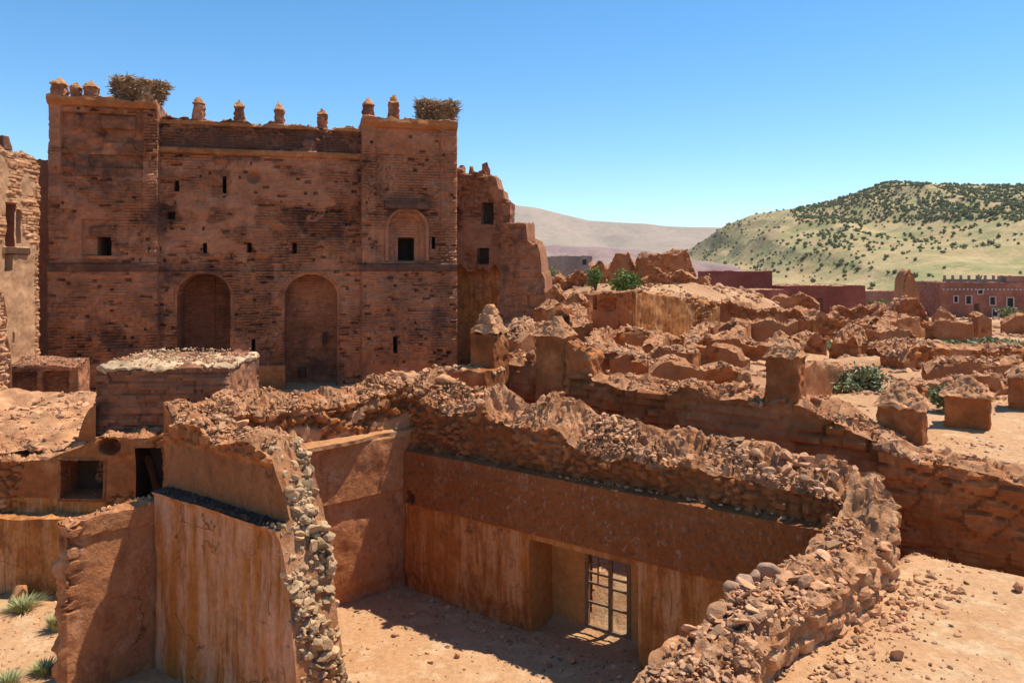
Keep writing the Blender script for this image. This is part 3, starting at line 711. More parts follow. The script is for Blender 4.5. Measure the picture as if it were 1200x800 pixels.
# wall corner pieces: stump behind the room's corner
t = thing('wall_stump', 'shadowed wall stump behind the far corner of the roofless room', 'wall', (X(556, 21.2), 21.2, 1.0))
V, Fc, T = block((X(556, 21.2), 21.2, .8), .75, .5, 2.2, (.84, -.54), .9, .12, 1.2, 24, 150); mesh_obj('masonry', V, Fc, M['red'], t, tint=T, smooth=50)
V, Fc, T = ring_stones((X(556, 21.2), 21.2, 5.2), .7, .45, 90, .05, .17, 151, (.84, -.54)); mesh_obj('rubble_capping', V, Fc, M['stone'], t, tint=T)
# rubble heap on the room's far corner
t = thing('rubble_heap', 'sunlit rubble heap on the far corner of the roofless room', 'rubble', (X(500, 20.2), 20.2, 4.3))
V, Fc, T = block((X(497, 20.0), 20.0, 3.3), 1.5, .8, 1.0, (.97, .1), .55, .22, 1.3, 26, 160, rnd=.4); mesh_obj('earth_mound', V, Fc, M['rubble'], t, tint=T, smooth=50)
r_ = np.random.default_rng(161); n = 420; u = r_.normal(0, .6, n); v = r_.normal(0, .35, n)
V, Fc, T = stones(np.column_stack([X(497, 20) + u, 20.0 + v, 5.3 - .5 * np.abs(u) - .4 * np.abs(v) + r_.uniform(-.12, .1, n)]), .03 + .14 * r_.random(n) ** 2, 1, 162)
mesh_obj('heap_stones', V, Fc, M['stone'], t, tint=T)

# ================================================================== HOUSE RUIN ON THE LEFT
LG0 = Ln((-14.2, 18.9), (-6.9, 18.9))
hz = lambda v, Y: Z(v, Y)
tG = thing('ruined_house', 'collapsed house with an orange base wall and two dark openings on the left', 'house', (-10.5, 19.6, 0))
topG0 = top_profile([(0, 1.85), (7.3, 1.85)], amp=.03, seed=31)
build_wall('x', '', LG0, .9, -.3, topG0, M['ochre'], lambda S, Z_: (.02 * fbm(S, Z_ * .5, 0 * S, 3, 4), .5 + 0 * S, 0 * S), res=.06, rough=.02, root=tG, matname='base_wall', crumb=.3)
LG1 = Ln((-14.2, 19.5), (-7.0, 19.5))
wa, wb = LG1.s(74), LG1.s(121); wc, wd = LG1.s(160), LG1.s(190)
z0w, z1w = Z(581, 19.5), Z(540, 19.5); z0d, z1d = Z(590, 19.5), Z(524, 19.5)
hs, hzz = LG1.s(130), Z(522, 19.5)
def offG(S, Z_):
    st, h = rubble_work(S, Z_, .3, .16, 111)
    n = fbm(S * .9, Z_ * 1.0, 0 * S, 4, 37); pl = sst(-.2, .0, n + .6 * sst(3.0, 2.4, Z_) - .2)
    ins = ((S > wa) & (S < wb) & (Z_ > z0w) & (Z_ < z1w)) | ((S > wc) & (S < wd) & (Z_ > z0d) & (Z_ < z1d))
    o = (.08 * st + .08 * (h - .5)) * (1 - pl) + .08 * pl
    o = o - .5 * sst(.24, .14, np.hypot((S - hs) * .8, Z_ - hzz))
    fr = (S > wa - .12) & (S < wb + .12) & (Z_ > z0w - .1) & (Z_ < z1w + .08)
    o = np.where(fr, .11, o)
    return np.where(ins, -.6, o), .3 + .4 * h, pl * .0
def regG(S, Z_):
    r = np.zeros(S.shape, int)
    r[(S > wa - .12) & (S < wb + .12) & (Z_ > z0w - .1) & (Z_ < z1w + .08)] = 3
    r[(S > wa) & (S < wb) & (Z_ > z0w) & (Z_ < z1w)] = 1
    r[(S > wc) & (S < wd) & (Z_ > z0d) & (Z_ < z1d)] = 2
    r[(Z_ < 2.2) & (r == 0)] = 4
    return r
topG1 = top_profile([(0, 3.25), (LG1.s(20), 3.1), (LG1.s(55), 3.15), (LG1.s(75), 3.35), (LG1.s(95), 3.5), (LG1.s(112), 3.7), (7.2, 3.8)], amp=.07, slope=.1, seed=32)
build_wall('x', '', LG1, 2.5, 1.0, topG1, M['red'], offG, regG, {1: ('window', M['inner_shade']), 2: ('doorway', M['inner_shade']), 3: ('window_frame', M['frieze']), 4: ('lower_plaster', M['ochre'])}, res=.04, rough=.05, root=tG, matname='front_wall')
# collapsed roof: a sloping field of rubble
def roofz(x, y): return 3.2 + (y - 19.9) * .075 + .18 * fbm(x * .8, y * .8, 0 * x, 4, 43)
rx, ry = np.meshgrid(np.arange(-19, -8.6, .09), np.arange(19.8, 27.5, .09), indexing='ij'); rz = roofz(rx, ry) - 2.4 * sst(-9.6, -8.7, rx)
rz[:, -8:] = np.minimum(rz[:, -8:], 3.6) - np.linspace(0, 2.6, 8)
i = np.arange(rx.size).reshape(rx.shape)
mesh_obj('collapsed_roof', np.stack([rx, ry, rz], -1).reshape(-1, 3), np.stack([i[:-1, :-1], i[1:, :-1], i[1:, 1:], i[:-1, 1:]], -1).reshape(-1, 4), M['rubble'], tG,
         tint=(.5 + .4 * fbm(rx * 2, ry * 2, 0 * rx, 3, 5)).ravel(), smooth=50)
r_ = np.random.default_rng(44); n = 900; px = r_.uniform(-16, -9.6, n); py = r_.uniform(19.7, 27, n)
V, Fc, T = stones(np.column_stack([px, py, roofz(px, py) + .02]), .02 + .16 * r_.random(n) ** 3.5, 1, 45); mesh_obj('roof_rubble', V, Fc, M['stone'], tG, tint=T)
# brick block
Yb = 20.2; LB = Ln((X(114, Yb), Yb), (X(264, Yb), Yb + .15))
def offB(S, Z_):
    st, h = masonry(S, Z_, .105, .3, 121, .02); s2, h2 = rubble_work(S, Z_, .3, .16, 122)
    k = sst(3.3, 3.0, Z_ + .3 * fbm(S, Z_, 0 * S, 2, 3))
    return (.05 * st + .06 * (h - .5)) * (1 - k) + k * (.08 * s2), .15 + .5 * h * (1 - k) + .5 * k * h2, 0 * S
topB = top_profile([(0, Z(434, Yb)), (LB.L, Z(432, Yb))], amp=.035, slope=.12, seed=33)
wB, _, _ = build_wall('brick_block', 'square dark brick block with a pale sunlit top beside the ruined house', LB, 2.9, -.2, topB, M['keep'], offB, res=.045, rough=.04, cat='brick block')
cap_stones(LB, 2.9, topB, 120, .02, .1, 46, M['stone'], wB, grit=0)
for o_ in wB.children:
    pass
cap_stones(LB, 2.9, lambda a, b: topB(a, b) + .1, 260, .02, .09, 147, M['slab'], wB, name='top_crumbs', grit=25)
V, Fc, T = block((LB.at(LB.L / 2, -1.45)[0], LB.at(LB.L / 2, -1.45)[1], Z(434, Yb) - .02), LB.L / 2 + .03, 1.5, .07, LB.d, 1., .07, 4, 60, 47)
mesh_obj('pale_top_slab', V, Fc, M['slab'], wB, tint=T, smooth=50)
# curved buttress between roof and block
b = MB(); ns_ = 18; th = np.linspace(0, PI / 2, ns_)
xr = X(116, 20.1); xl = X(93, 20.1); zt_ = Z(474, 20.1); zb_ = Z(520, 20.1)
cx = xr - (xr - xl) * (1 - np.cos(th)) ; cz = zt_ - (zt_ - zb_) * np.sin(th)
cx = xl + (xr - xl) * (1 - np.sin(th)); cz = zb_ + (zt_ - zb_) * (1 - np.cos(th) ** 1.0) * 0 + (zt_ - zb_) * (1 - np.sin(th) ** 2.2)
for k in range(ns_ - 1):
    y0, y1 = 19.95, 20.9
    b.add([(cx[k], y0, cz[k]), (cx[k + 1], y0, cz[k + 1]), (cx[k + 1], y0, 3.2), (cx[k], y0, 3.2), (cx[k], y1, cz[k]), (cx[k + 1], y1, cz[k + 1])], [(1, 0, 3, 2), (0, 1, 5, 4)])
b.build('curved_buttress', M['red'], wB, smooth=40)
# little two-bay stub further back
Ys = 32.; LS = Ln((X(10, Ys), Ys), (X(84, Ys), Ys + .5))
topS = top_profile([(0, Z(431, Ys)), (1.2, Z(428, Ys)), (LS.L, Z(433, Ys))], amp=.06, slope=.25, seed=34)
def offS(S, Z_):
    st, h = rubble_work(S, Z_, .35, .2, 131)
    bay = ((S > .15) & (S < 1.05)) | ((S > 1.3) & (S < 2.3)); bay &= Z_ < Z(437, Ys)
    return .06 * st - .35 * bay, np.where(bay, .15, .5) * (.6 + .8 * h), 0 * S
wS, _, _ = build_wall('stub_wall', 'low stub wall of two dark bays under the pale tower', LS, 1.3, 1.5, topS, M['keep'], offS, res=.06, rough=.05)
cap_stones(LS, 1.3, topS, 160, .04, .14, 48, M['stone'], wS)

# ================================================================== THE KEEP
LK = Ln((X(60, 42), 42), (X(534, 47.6), 47.6))
ks = LK.s; kz = LK.z
def kr(u0, v0, u1, v1):    # a rectangle seen on the facade -> s0, s1, z0, z1
    um = (u0 + u1) / 2; return ks(u0), ks(u1), kz(um, v1), kz(um, v0)
def inr(S, Z_, R, g=0.): return (S > R[0] - g) & (S < R[1] + g) & (Z_ > R[2] - g) & (Z_ < R[3] + g)
sTL, sTR = ks(187), ks(423)
zSC0, zSC1 = kz(300, 318), kz(300, 309)          # string course
arch1 = (ks(208), ks(270), .0, kz(239, 321)); arch2 = (ks(334), ks(395), .0, kz(365, 322))
def inarch(S, Z_, a, g=0.):  # round headed opening
    r = (a[1] - a[0]) / 2; c = (a[0] + a[1]) / 2; zs = a[3] - r * .92
    return (np.abs(S - c) < r + g) & (Z_ > a[2]) & ((Z_ < zs) | (((S - c) / (r + g)) ** 2 + ((Z_ - zs) / (r * .92 + g)) ** 2 < 1))
blind = (ks(455), ks(497), kz(476, 306), kz(476, 248))
winT = kr(466, 279, 485, 305); winL = kr(117, 278, 132, 300)
slits = [kr(*q) for q in ((205, 212, 209, 224), (261, 207, 265, 226), (238, 285, 242, 296), (290, 285, 294, 296), (295, 398, 299, 412), (343, 285, 347, 297), (379, 392, 383, 406),
         (460, 394, 464, 412), (351, 434, 358, 446), (505, 278, 509, 292), (196, 248, 204, 256))]
zband = [(kz(300, 183), kz(300, 176)), (kz(300, 150), kz(300, 145))]
ztopC = kz(300, 146)
pil = [kr(60, 125, 75, 309), kr(170, 125, 187, 309), kr(423, 150, 440, 309), kr(515, 150, 534, 309)]
hood = kr(449, 236, 503, 246)
sillL = kr(108, 299, 140, 304)
apron = kr(98, 258, 152, 300)
plinth = kr(270, 427, 335, 470)
def offK(S, Z_):
    rows, h = masonry(S, Z_, .165, .42, 141, .04); fine = fbm(S * 4, Z_ * 5, 0 * S, 4, 143)
    big = fbm(S * .22, Z_ * .3, 0 * S, 4, 147); med = fbm(S * .8, Z_ * 1.1, 0 * S, 4, 149)
    er = sst(.05, .4, big + .35 * med)                                   # eroded patches
    pl = sst(.05, .25, -big + .6 * med - .05) * sst(zSC0 - 3, zSC1 + 1, Z_) * .8
    o = (.06 * rows + .09 * (h - .5) * rows) * (1 - .75 * pl) - .14 * er * (1 - rows * .3) + .05 * pl + .03 * fine
    # holes left by fallen stones and scaffold poles
    c, hh = masonry(S + 3, Z_, .165, .26, 151, .03); o = o - .22 * (hh > .965) * c; c2, hh2 = masonry(S + 8, Z_, .13, .5, 157, .02); o = o - .16 * (hh2 > .955) * c2 * (1 - pl)
    tow = (S < sTL) | (S > sTR)
    o = o + np.where(tow, .42, 0) * (Z_ > zSC0 - 1e9)
    lowtow = tow & (Z_ < zSC0)
    o = o + np.where(Z_ < zSC0, .12, 0)
    for R in pil: o = o + np.where(inr(S, Z_, R), .12, 0)
    sc_ = (Z_ > zSC0) & (Z_ < zSC1) & ((S < sTL + .1) | (S > sTR - .2)); o = np.where(sc_, .72 + .03 * med, o)
    cor = tow & np.where(S < sTL, Z_ > kz(120, 128), Z_ > kz(475, 153)); o = np.where(cor, .66 + .22 * sst(0, .3, Z_ - np.where(S < sTL, kz(120, 128), kz(475, 153))) + .1 * med, o)
    for a0, a1 in zband: o = np.where((Z_ > a0) & (Z_ < a1) & ~tow, .22 + .04 * med, o)
    fr = (~tow) & (Z_ > zband[0][1]) & (Z_ < zband[1][0])
    o = np.where(fr, -.12 + .08 * rows + .16 * sst(.0, .3, med + .3 * fine) + .06 * fine, o)
    # panels in the upper left tower
    pan = (S > pil[0][1]) & (S < pil[1][0]) & (Z_ > kz(120, 208)) & (Z_ < kz(120, 135))
    o = np.where(pan, .36 + .10 * np.sign(np.sin((Z_) * 4.4)) * (fbm(S * 1.3, Z_ * .8, 0 * S, 2, 3) > -.1) - .15 * sst(0, .5, med), o)
    d_ = sst(.35, 0, np.hypot(S - ks(121), (Z_ - kz(121, 156)) * 1.2)) * .5; o = o - d_
    for a in (arch1, arch2):
        ring = inarch(S, Z_, a, .18) & (Z_ > a[3] - 2.4); o = np.where(ring, .05, o)
        o = np.where(inarch(S, Z_, a), (-2.3 if a is arch1 else -1.5) + .05 * rows + .06 * (h - .5), o)
    o = np.where(inr(S, Z_, (ks(245.5), ks(247.5), 0, kz(247, 326))), -2.2, o)
    o = np.where(inarch(S, Z_, blind, .22), .62, o); o = np.where(inarch(S, Z_, blind), .30 + .05 * rows + .04 * fine, o); o = np.where(inarch(S, Z_, blind, -.3), .12 + .05 * rows, o)
    o = np.where(inr(S, Z_, hood), .82 + .05 * med, o)
    o = np.where(inr(S, Z_, apron) & (med + .5 * fbm(S * 1.2, Z_ * 1.2, 0 * S, 2, 8) > -.25), .26 + .05 * rows, o)
    o = np.where(inr(S, Z_, sillL), .62, o)
    for R in (winT, winL): o = np.where(inr(S, Z_, R), -1.6, o)
    for R in slits: o = np.where(inr(S, Z_, R), -.9, o)
    o = np.where(inr(S, Z_, plinth), .35, o)
    o = o - .4 * sst(.45, .15, np.hypot(S - ks(297), Z_ - kz(297, 208)))
    t = .36 + .26 * h - .26 * er + .16 * med + .10 * fine
    t = np.where(pan | inr(S, Z_, apron), t - .2 + .3 * sst(.1, .4, med), t); t = np.where(fr, .35 + .55 * sst(.05, .35, med), t)
    t = t - .36 * sst(kz(300, 300), kz(300, 225), Z_) * sst(kz(300, 190), kz(300, 205), Z_) * (~tow) * sst(-.25, .25, med + big + .3 * fine)
    t = t - np.where(sc_, .2, 0)
    pl = np.where((~tow) & (Z_ > kz(300, 200)) & (Z_ < zband[0][0]), np.clip(.75 + med, 0, 1), pl)
    pl = np.where((S > sTR) & (Z_ > zSC1) & (Z_ < kz(475, 152)), np.clip(.55 + .7 * med, 0, .9), pl)
    pl = np.where(fr | pan | sc_, 0, pl)
    return o, np.clip(t, 0, 1), pl
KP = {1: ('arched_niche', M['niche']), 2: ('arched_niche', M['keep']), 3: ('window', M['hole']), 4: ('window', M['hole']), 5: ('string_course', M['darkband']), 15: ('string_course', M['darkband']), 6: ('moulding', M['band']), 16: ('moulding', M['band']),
      7: ('weathered_frieze', M['darkband']), 8: ('blind_arch', M['keep']), 9: ('hood', M['darkband']), 10: ('cornice', M['band']), 14: ('cornice', M['band']), 12: ('plinth', M['band']), 13: ('panelled_band', M['darkband'])}
for k in range(4): KP[20 + k] = ('pilaster', M['keep'])
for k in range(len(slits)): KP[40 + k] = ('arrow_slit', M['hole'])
def regK(S, Z_):
    r = np.zeros(S.shape, int); tow = (S < sTL) | (S > sTR)
    for k, R in enumerate(pil): r[inr(S, Z_, R)] = 20 + k
    r[(Z_ > zSC0) & (Z_ < zSC1) & ((S < sTL + .1) | (S > sTR - .2))] = 5
    r[(r == 5) & (S > ks(300))] = 15
    for q_, (a0, a1) in enumerate(zband): r[(Z_ > a0) & (Z_ < a1) & ~tow] = (6, 16)[q_]
    r[(~tow) & (Z_ > zband[0][1]) & (Z_ < zband[1][0])] = 7
    r[tow & (Z_ > kz(475, 152)) & (S > sTR)] = 10
    r[tow & (Z_ > kz(120, 127)) & (S < sTL)] = 14
    r[inarch(S, Z_, blind)] = 8; r[inr(S, Z_, hood)] = 9
    r[inarch(S, Z_, arch1)] = 1; r[inarch(S, Z_, arch2)] = 2
    r[inr(S, Z_, winT)] = 3; r[inr(S, Z_, winL)] = 4
    for k, R in enumerate(slits): r[inr(S, Z_, R)] = 40 + k
    r[inr(S, Z_, plinth)] = 12
    return r
def topK(S, W):
    S, W = np.broadcast_arrays(np.asarray(S, float), np.asarray(W, float))
    zl, zr, zc = kz(120, 119), kz(478, 143), ztopC
    z = np.where(S < sTL, zl, np.where(S > sTR, zr, zc + (S - ks(300)) * -.02))
    n = fbm(S * 1.2, W * 2, 0 * S, 4, 155)
    return z + np.where((S < sTL) | (S > sTR), .16, .26) * n + .05 * (hash2(np.floor(S * 2.3).astype(int), 0 * S.astype(int), 4) - .5)
wK, ko, _ = build_wall('mud_brick_keep', 'tall mud brick keep with two corner towers and two round arched niches', LK, 5.5, -.2, topK, M['keep'], offK, regK, KP, res=.055, rough=.06, rf=.8,
    cat='keep', smooth=35)
cap_stones(LK, 1.2, topK, 520, .05, .22, 170, M['rubble'], wK, grit=0)
for o_, nm in ((ko.get(11), None),): pass
def merlon(u, vt, vb, wpx, seed, cap=True, mat='keep'):
    s = ks(u); p = LK.at(s, -.35); Y = p[1]; z0 = Z(vb, Y) - .15; h = Z(vt, Y) - z0; w = wpx / F * Y / 2
    o_ = None
    V, Fc, T = block((p[0], p[1], z0), w * .85, w * .85, h * .36, LK.d, .9, .08, 4, 20, seed)
    o_ = mesh_obj('merlon', V, Fc, M[mat], wK, tint=T, smooth=50)
    V, Fc, T = block((p[0], p[1], z0 + h * .70), w * .95, w * .95, h * .16, LK.d, .12, .06, 4, 14, seed + 5)
    mesh_obj('finial', V, Fc, M['pink'], o_, tint=T, smooth=50)
    return o_
for k, (u, vt, vb, w) in enumerate(((68, 91, 119, 19), (87, 97, 119, 14), (105, 96, 118, 18), (232, 114, 140, 14), (280, 118, 143, 13), (327, 121, 147, 12), (378, 128, 149, 13), (432, 115, 142, 15), (462, 111, 143, 14))):
    merlon(u, vt, vb, w, 180 + 7 * k)
def nest(u, v0, v1, wpx, label, seed):
    s = ks(u); p = LK.at(s, -.7); Y = p[1]; z1 = Z(v0, Y); z0 = Z(v1, Y); R = wpx / F * Y / 2
    r = np.random.default_rng(seed); b = MB()
    for k in range(2600):
        f = r.random() ** .7; th = r.uniform(0, 2 * PI); hz_ = r.random()
        rad = R * (.62 + .34 * sst(.0, .6, hz_) + .10 * math.sin(3 * th + seed) + .05 * math.sin(7 * th)) * (1 - .2 * r.random()) if r.random() < .7 else R * .85 * f
        c = np.array([p[0] + rad * math.cos(th), p[1] + .8 * rad * math.sin(th), z0 + (z1 - z0) * hz_ * (.86 + .14 * r.random() + .08 * math.sin(2 * th + seed))])
        a = th + PI / 2 + r.normal(0, .9); l = r.uniform(.25, 1.0); d = np.array([math.cos(a), math.sin(a), r.normal(0, .3)]) * l
        b.bar(c - d / 2, c + d / 2, r.uniform(.014, .032), n=3)
    V, Fc = np.vstack(b.v), np.vstack(b.f)
    t = thing('stork_nest', label, 'nest', (p[0], p[1], z0))
    mesh_obj('twigs', V, Fc, M['twig'], t)
    V, Fc, T = block((p[0], p[1], z0 - .15), R * .6, R * .5, (z1 - z0) * .46, (1, 0), 1.3, .22, 2.2, 18, seed + 1, rnd=.3); mesh_obj('nest_core', V, Fc, M['twig'], t, smooth=50)
nest(160, 94, 122, 60, 'big stork nest of twigs on the taller tower of the keep', 201)
nest(513, 119, 144, 46, 'smaller stork nest of twigs on the end corner of the keep, beside its last pinnacle', 202)

# connecting wall in shade and the pale tower
LC = Ln((X(40, 43.4), 43.4), (X(63, 43.2), 43.2))
topC = top_profile([(0, Z(188, 43.3)), (1.3, Z(191, 43.3))], amp=.12, seed=35)
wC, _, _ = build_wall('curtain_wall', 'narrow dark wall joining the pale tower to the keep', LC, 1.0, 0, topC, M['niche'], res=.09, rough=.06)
LT = Ln((X(-14, 36.2), 36.2), (X(45, 40.4), 40.4))
tz0, ts = LT.s, LT.z
rec = [(LT.s(6), LT.s(17), LT.z(12, 292), LT.z(12, 238)), (LT.s(19), LT.s(24), LT.z(21, 285), LT.z(21, 246)), (LT.s(6), LT.s(15), LT.z(10, 318), LT.z(10, 292))]
ltb = (LT.s(4), LT.s(32), LT.z(20, 298), LT.z(20, 290))
def offT(S, Z_):
    st, h = masonry(S, Z_, .16, .4, 161, .03); n = fbm(S * .9, Z_ * .9, 0 * S, 4, 57)
    lo = Z_ < LT.z(30, 285); pl = np.where(lo, 1, sst(-.1, .15, n - .1)); pl = np.where(S > LT.s(41), 0, pl)
    o = (.06 * st + .1 * (h - .5)) * (1 - pl) + .02 * n
    for R in rec: o = np.where(inr(S, Z_, R), -.45, o)
    o = np.where(inr(S, Z_, ltb), .12, o)
    for R in ((LT.s(15), LT.s(17), LT.z(16, 402), LT.z(16, 390)),): o = np.where(inr(S, Z_, R), -.3, o)
    return o, .3 + .4 * h, pl
def regT(S, Z_):
    r = np.zeros(S.shape, int)
    for k, R in enumerate(rec): r[inr(S, Z_, R)] = 1 + k
    r[inr(S, Z_, ltb)] = 9
    return r
topT = top_profile([(0, LT.z(-10, 168)), (LT.s(2), LT.z(2, 172)), (LT.s(10), LT.z(10, 178)), (LT.s(30), LT.z(30, 182)), (LT.L, LT.z(45, 190))], amp=.15, seed=36, jag=.3)
wT, _, _ = build_wall('tower_house', 'pale plastered tower lit by the sun at the left edge', LT, 3.5, 0, topT, M['lit_tower'], offT, regT,
    {1: ('window_recess', M['niche']), 2: ('window_recess', M['niche']), 3: ('window_recess', M['niche']), 9: ('lintel', M['wood'])}, res=.06, rough=.05, cat='tower')
add_block('merlon', M['keep'], wT, (X(3, 37.6), 37.6, Z(176, 37.6)), .3, .3, .35, (1, 0), .6, .06, 2, 8, 211)
LQ = Ln((X(-30, 28), 28), (X(13, 29.5), 29.5))
topQ = top_profile([(0, Z(330, 29)), (LQ.s(4), LQ.z(4, 345)), (LQ.s(9), LQ.z(9, 400)), (LQ.L, LQ.z(13, 470))], amp=.12, seed=37)
def offQ(S, Z_):
    st, h = rubble_work(S, Z_, .25, .15, 171); return .08 * st + .1 * (h - .5), .3 + .5 * h, 0 * S
wQ, _, _ = build_wall('broken_wall', 'rough stone wall end cut off by the left edge, in front of the pale tower', LQ, .9, 1, topQ, M['lit_tower'], offQ, res=.06, rough=.06)

# ruined side wing right of the keep
LW = Ln((X(530, 50.5), 50.5), (X(598, 50.0), 50.0))
wr = [(LW.s(565), LW.s(577), LW.z(570, 262), LW.z(570, 238)), (LW.s(560), LW.s(573), LW.z(566, 309), LW.z(566, 291))]
zi = LW.z(565, 318)
def offW(S, Z_):
    st, h = masonry(S, Z_, .19, .5, 181, .04); n = fbm(S * .6, Z_ * .6, 0 * S, 4, 67)
    pl = sst(-.05, .2, n + .25 * sst(.8, 2.2, S))
    edge = zi + .35 * fbm(S * 2.5, 0 * S, 0 * S, 3, 5) + .5 * np.abs(S - 2.1) * .4
    o = (.10 * st + .2 * (h - .5)) * (1 - pl) + .12 * pl
    o = np.where(Z_ < edge, -.9, o)
    for R in wr: o = np.where(inr(S, Z_, R), -.6, o)
    return o, .2 + .45 * h, pl * .7
def regW(S, Z_):
    r = np.zeros(S.shape, int)
    edge = zi + .35 * fbm(S * 2.5, 0 * S, 0 * S, 3, 5) + .5 * np.abs(S - 2.1) * .4
    r[Z_ < edge] = 3
    for k, R in enumerate(wr): r[inr(S, Z_, R)] = 1 + k
    return r
topW = top_profile([(0, LW.z(533, 198)), (LW.s(545), LW.z(545, 204)), (LW.s(562), LW.z(562, 204)), (LW.s(576), LW.z(576, 205)), (LW.s(583), LW.z(583, 208)), (LW.s(583.6), LW.z(584, 220)), (LW.s(590), LW.z(590, 222)), (LW.s(590.6), LW.z(590, 232)), (LW.L, LW.z(598, 234))], amp=.14, f=2, seed=38, jag=.25)
wW, _, _ = build_wall('ruined_wing', 'ruined wing beside the keep with two small windows over an orange inner wall', LW, 2.2, 0, topW, M['keep'], offW, regW,
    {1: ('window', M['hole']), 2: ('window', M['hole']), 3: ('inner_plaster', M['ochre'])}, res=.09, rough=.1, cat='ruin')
add_block('finial', M['keep'], wW, (X(569, 50.8), 50.8, Z(206, 50.8)), .28, .28, .42, (1, 0), .6, .08, 2, 8, 221)
for k_, (u_, v_) in enumerate(((541, 200), (553, 203), (580, 214), (588, 230))): add_block('finial', M['keep'], wW, (X(u_, 50.6), 50.6, Z(v_ + 2, 50.6)), .22, .22, .24, (1, 0), .5, .10, 3, 10, 231 + k_)
LV = Ln((X(586, 48.5), 48.5), (X(646, 46.8), 46.8))
topV = top_profile([(0, LV.z(590, 266)), (LV.s(604), LV.z(604, 261)), (LV.s(617), LV.z(617, 263)), (LV.s(617.5), LV.z(618, 283)), (LV.s(630), LV.z(630, 285)), (LV.s(632), LV.z(632, 292)), (LV.s(634.5), LV.z(634, 316)), (LV.s(637), LV.z(637, 320)), (LV.s(640), LV.z(640, 346)), (LV.s(642), LV.z(642, 350)), (LV.L, LV.z(645, 380))], amp=.12, f=1.8, seed=39, jag=.15)
hol = (LV.s(619), LV.s(630), LV.z(624, 362), LV.z(624, 345))
def offV(S, Z_):
    st, h = masonry(S, Z_, .17, .45, 191, .04); n = fbm(S * .8, Z_ * .8, 0 * S, 4, 77)
    o = .05 * st + .1 * (h - .5) + .12 * n
    return np.where(inr(S, Z_, hol, -.05), -.1, o), .3 + .35 * h, np.where(inr(S, Z_, hol), 1., 0)
wV, _, _ = build_wall('broken_wall', 'stepped broken wall stub between the keep and the open hillside', LV, 1.0, 1, topV, M['keep'], offV, res=.06, rough=.08)

# ================================================================== RUINS IN THE MIDDLE DISTANCE
def ruin(name, label, u0, Y0, u1, Y1, tops, thick=.8, zb=None, mat='red', amp=.2, jag=.35, res=.1, seed=0, holes=(), stones_n=120, rough=.08, group=None, dug=.6, cat='wall', pl=.5, face=(.45, .25), hi=.22, f=.9):
    ln = Ln((X(u0, Y0), Y0), (X(u1, Y1), Y1))
    pts = [(min(max(ln.s(u), 0), ln.L), ln.z(u, v) + (.16 if Y0 < 60 and stones_n else 0)) for u, v in tops]
    top = top_profile(pts, amp=amp, f=f, seed=seed, jag=jag, slope=.06)
    g = min(float(ground(ln.p0[0], ln.p0[1], False)), float(ground(ln.p1[0], ln.p1[1], False)), float(ground(*ln.at(ln.L / 2, .6), False)))
    zb = (g - dug) if zb is None else zb
    HR = [(ln.s(a), ln.s(c), ln.z((a + c) / 2, d), ln.z((a + c) / 2, b)) for a, b, c, d in holes]
    def off(S, Z_):
        st, h = rubble_work(S, Z_, face[0], face[1], seed + 300); n = fbm(S * .7, Z_ * .7, 0 * S, 4, seed + 301); p = sst(-.1, .15, n + pl - .5)
        o = (.1 * st + .16 * (h - .5)) * (1 - p) + .1 * p + .08 * n
        for R in HR: o = np.where(inr(S, Z_, R), -.45, o)
        return o, .25 + .5 * h * (1 - p) + .25 * p, p * .35
    def reg(S, Z_):
        r = np.zeros(S.shape, int)
        for k, R in enumerate(HR): r[inr(S, Z_, R)] = k + 1
        return r
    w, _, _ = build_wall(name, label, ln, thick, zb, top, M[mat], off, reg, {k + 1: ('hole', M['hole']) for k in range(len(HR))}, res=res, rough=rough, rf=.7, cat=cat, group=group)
    if stones_n: cap_stones(ln, thick, top, stones_n, .06, hi, seed + 310, M['stone'], w, grit=0)
    return w
RG = 'ruined walls of the village'
ruin('ruined_wall', 'left shaded wall of the L-shaped enclosure under the small trees', LMa.p0[0] / 55 * F + 600, 55, 742, 50, [(686, 347), (700, 345), (716, 344), (730, 346), (742, 345)], .7, holes=((697, 350, 700, 362), (724, 383, 733, 396)), seed=1, group=RG, amp=.12, jag=.1, pl=.75)
ruin('ruined_wall', 'lighter plastered wall of the L-shaped enclosure, turned to the sun', 742, 50, 852, 57, [(742, 345), (765, 349), (790, 348), (800, 353), (825, 355), (846, 356), (852, 362)], .7, mat='ochre', seed=2, group=RG, amp=.12, jag=.1, pl=.95, zb=1.5)
ruin('ruined_wall', 'dark red wall running on from the corner of the L-shaped enclosure', 846, 55, 952, 47, [(846, 356), (870, 362), (890, 366), (915, 366), (935, 370), (952, 378)], .9, seed=3, group=RG, amp=.25, jag=.3, pl=.2)
ruin('ruined_wall', 'low rubble wall in front of the L-shaped enclosure', 676, 40, 880, 41, [(676, 396), (710, 398), (735, 392), (760, 399), (790, 398), (820, 401), (850, 398), (880, 404)], 1.4, seed=4, group=RG, amp=.16, jag=.3, stones_n=500, pl=.1, hi=.35)
ruin('ruined_wall', 'rubble wall lying lower and nearer than the one by the enclosure', 690, 32, 830, 33, [(690, 412), (720, 408), (740, 420), (770, 424), (800, 416), (830, 414)], 1.2, seed=5, group=RG, amp=.16, jag=.25, stones_n=420, pl=.1, hi=.3)
ruin('ruined_wall', 'rubble wall behind the tall square post', 800, 34, 940, 32, [(800, 408), (830, 402), (860, 408), (885, 404), (910, 410), (940, 408)], 1.4, seed=6, group=RG, amp=.16, jag=.3, stones_n=420, pl=.1, hi=.32)
ruin('ruined_wall', 'short wall stub with a broken gable above the dark gap', 752, 26, 812, 25, [(752, 440), (762, 422), (775, 416), (792, 420), (812, 424)], .7, seed=7, group=RG, amp=.12, jag=.12, stones_n=90, pl=.3)
